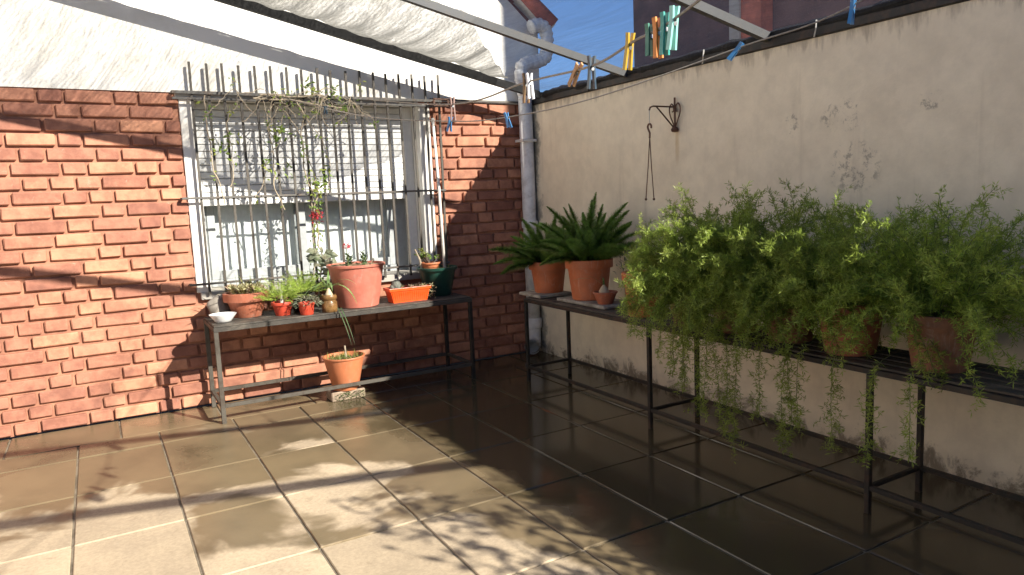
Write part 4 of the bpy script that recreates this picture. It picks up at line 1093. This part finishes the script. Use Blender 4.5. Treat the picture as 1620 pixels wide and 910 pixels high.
MB().lathe([(.004, 0), (.02, .004), (.024, .016), (.016, .03), (.005, .034)], 12, (xo-.002, yb, 1.626)).build('boss', M['rustwire'], wb_)
hg = thing('pot_hanger', 'empty wire pot hanger dangling from the wall bracket', 'hanger', (tipx, tipy, 1.40))
hk = []
for i in range(13):
    a = R(-30+i*20); hk.append((tipx, tipy+.016*math.cos(a)*1.0, 1.655+.017*math.sin(a)))
MB().tube([(tipx, tipy, 1.755), (tipx, tipy, 1.67)], .0022, 5).build('link', M['spring'], hg)
MB().tube(hk[::-1]+[(tipx, tipy-.002, 1.62), (tipx, tipy, 1.59)], .0058, 7).build('hook', M['rustwire'], hg)
for dy, dx in ((.045, .0), (-.04, -.01)):
    MB().tube([(tipx, tipy, 1.60), (tipx+dx*.6, tipy+dy*.45, 1.42), (tipx+dx, tipy+dy, 1.235)], .0032, 5).build('wire', M['rustwire'], hg)
    MB().lathe([(.002, 0), (.007, .003), (.007, .012), (.002, .016)], 8, (tipx+dx, tipy+dy, 1.225)).build('end_ball', M['rustwire'], hg)

# ------------------------------------------------------------------ clothes lines and pegs
U = spline([(1.525, .61, 1.985), (1.149, -1.532, 1.683), (1.006, -2.394, 1.641), (.944, -2.831, 1.615), (.91, -3.05, 1.633), (.898, -3.267, 1.667), (.83, -4.0, 1.86), (.80, -4.40, 2.0)])
Lw = spline([(.90, .60, 1.985), (1.16, -.30, 1.77), (1.352, -1.069, 1.663), (1.445, -1.484, 1.640), (1.609, -1.928, 1.673), (1.907, -2.442, 1.80), (2.006, -2.844, 1.868), (2.2, -3.38, 2.13)])
tag(MB().tube(U, .0032, 6).build('clothes_line', M['rope']), 'upper clothes line rising from the grille past the coloured pegs', 'clothes line', 'clothes lines')
tag(MB().tube(Lw, .0030, 6).build('clothes_line', M['rope']), 'lower clothes line sagging across the cream wall with blue pegs', 'clothes line', 'clothes lines')
def proj(p):
    v = p-CAM; zc = v.dot(fw); return 848+1149.8*v.dot(r2)/zc
def on(line, px):
    best = min(range(len(line)-1), key=lambda i: abs(proj(line[i])-px)+abs(proj(line[i+1])-px) if (line[i]-CAM).dot(fw) > .3 else 1e9)
    a, b = line[best], line[best+1]; A, B = proj(a), proj(b); t = 0 if abs(B-A) < 1e-6 else max(-.2, min(1.2, (px-A)/(B-A)))
    return a.lerp(b, t), (b-a).normalized()
def peg(line, px, mat, label, L=.078, tilt=0., open_=.10, yaw=0., up=.30):
    p, d = on(line, px); r = thing('clothes_peg', label, 'clothes peg', p, 'pegs on the clothes lines')
    d = Vector((d.x, d.y, 0)).normalized(); sidev = Vector((-d.y, d.x, 0))
    r.rotation_euler = (0, tilt, math.atan2(d.y, d.x)+yaw)
    for s in (-1, 1):
        mb = MB(); w, th = .0062, .0048
        # prong: local frame x along line, y across, z up ; jaws at the line, handle below
        prof = [(.30*L, .0060+open_*.012), (.05*L, .0052), (-.18*L, .0056), (-.70*L, .0048+open_*L*.30)]
        for z, off in prof:
            for xx in (-w, w):
                for oo in (0, th): mb.v.append((xx, s*(off+oo-.002), z))
        m = len(prof)
        for i in range(m-1):
            b = 4*i; mb.f += [(b, b+1, b+5, b+4), (b+2, b+6, b+7, b+3), (b, b+4, b+6, b+2), (b+1, b+3, b+7, b+5)]
        mb.f += [(0, 2, 3, 1), (4*m-4, 4*m-3, 4*m-1, 4*m-2)]
        o = bpy.data.objects.new('prong', mb.mesh('prong', M[mat])); COL.objects.link(o); o.parent = r
    o = bpy.data.objects.new('spring', MB().tube([(-.0072, 0, -.10*L), (.0072, 0, -.10*L)], .0048, 8).mesh('spring', M['spring'])); COL.objects.link(o); o.parent = r
    return r
peg(U, 1066, 'peg_mint', 'pale mint peg at the top of the upper line, rightmost of its cluster', .090, .16)
peg(U, 1052, 'peg_teal', 'teal peg beside the pale mint one on the upper line', .090, .05)
peg(U, 1040, 'peg_orange', 'orange peg next to the teal one on the upper line', .088, -.03)
peg(U, 1028, 'peg_green', 'dark green peg half hidden left of the orange one', .070, 0)
peg(U, 996, 'peg_yellow', 'mustard yellow peg alone on the upper line against the sky', .084, .22)
peg(U, 936, 'peg_dark', 'dark navy peg with pale tips where the upper line meets the beam', .084, .06, .16)
peg(U, 913, 'peg_wood', 'pale wooden peg hanging aslant left of the navy peg', .074, .85)
peg(U, 832, 'peg_brown', 'brown wooden peg in front of the wrapped pipe bend', .092, .05)
peg(U, 838, 'peg_white', 'white peg just right of the brown one by the downpipe', .080, -.12)
peg(U, 716, 'peg_pink', 'dusty grey-pink wooden peg in front of the brick wall', .098, .02, .12)
peg(Lw, 712, 'peg_blue', 'blue peg splayed open below the grey-pink peg', .072, .25, .35)
peg(Lw, 802, 'peg_blue', 'blue peg on the lower line left of the downpipe', .072, -.3, .25)
peg(Lw, 1168, 'peg_blue', 'light blue peg lying along the top edge of the cream wall', .075, .75, .3)
peg(Lw, 1349, 'peg_blue', 'blue peg at the far right end of the lower line', .085, .1, .3)
peg(Lw, 515, 'peg_dark', 'small black peg in front of the window shutter', .05, .2, .2)

# ------------------------------------------------------------------ beyond the walls
nb = thing('neighbour_building', 'tall dark brown neighbouring building behind the garden wall', 'building', (6.5, 0, 0))
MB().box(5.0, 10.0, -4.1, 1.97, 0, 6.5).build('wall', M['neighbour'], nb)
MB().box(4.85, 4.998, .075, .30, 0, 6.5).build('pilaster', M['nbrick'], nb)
MB().box(4.83, 4.98, .302, .42, 0, 6.5).build('corner_strip', M['concrete'], nb)
tr = thing('bare_tree', 'bare twiggy tree far behind the corner seen through the net', 'tree', (7.6, 7.2, 0))
RT = random.Random(5); tb = MB(); tbr = MB()
def grow(p, d, L, r_, lv):
    pts = [p.copy()]; n = 5
    for i in range(n):
        d = (d+Vector((RT.gauss(0, .13), RT.gauss(0, .13), RT.gauss(.03, .08)))).normalized(); p = p+d*L/n; pts.append(p.copy())
    (tb if lv == 0 else tbr).tube(pts, [r_*(1-.45*i/n) for i in range(n+1)], 6 if lv < 2 else 3, cap=False)
    if lv < 5:
        for k in range(3 if lv < 4 else 2):
            q = pts[RT.randint(2, n)]; v = Vector((RT.gauss(0, 1), RT.gauss(0, 1), RT.gauss(.35, .6))).normalized()
            grow(q, (d*.7+v*.8).normalized(), L*RT.uniform(.55, .8), r_*.55, lv+1)
grow(Vector((7.6, 7.2, 0)), Vector((0, 0, 1)), 1.5, .08, 0)
tb.build('trunk', M['bark'], tr); tbr.build('crown', M['bark'], tr)

# shrub by the wall behind the camera: its leaves throw the dappled shade on the tiles
sh_ = thing('potted_shrub', 'leafy shrub in a clay pot against the garden wall nearer the viewer', 'shrub', (2.30, -4.55, 0))
make_pot(sh_, (2.30, -4.55, 0), .17, .23, .40, 'clay', .012, .06)
tk = MB(); lv = MB(); RS = random.Random(77)
def shoot(p, d, L, r_, lev):
    pts = [p.copy()]
    for i in range(5):
        d = (d+Vector((RS.gauss(0, .16), RS.gauss(0, .16), RS.gauss(0, .10)))).normalized(); p = p+d*L/5; pts.append(p.copy())
    tk.tube(pts, [r_*(1-.1*i) for i in range(6)], 5, cap=False)
    if lev < 3:
        for k in range(4):
            q = pts[RS.randint(2, 5)]; v = Vector((RS.gauss(0, 1), RS.gauss(0, 1), RS.gauss(.15, .55))).normalized(); shoot(q, (d*.6+v).normalized(), L*RS.uniform(.5, .75), r_*.55, lev+1)
    else:
        for k in range(7):
            q = RS.choice(pts[1:]); lv.leaf(q, (RS.gauss(0, 1), RS.gauss(0, 1), RS.gauss(0, .6)), RS.uniform(.05, .10), RS.uniform(.018, .034))
for k in range(4):
    a = k*1.57+.3; shoot(Vector((2.30, -4.55, .36)), Vector((math.cos(a)*.2-.05, math.sin(a)*.3, 1)).normalized(), .80, .015, 0)
tk.build('branches', M['bark'], sh_); lv.build('leaves', M['treeleaf'], sh_)
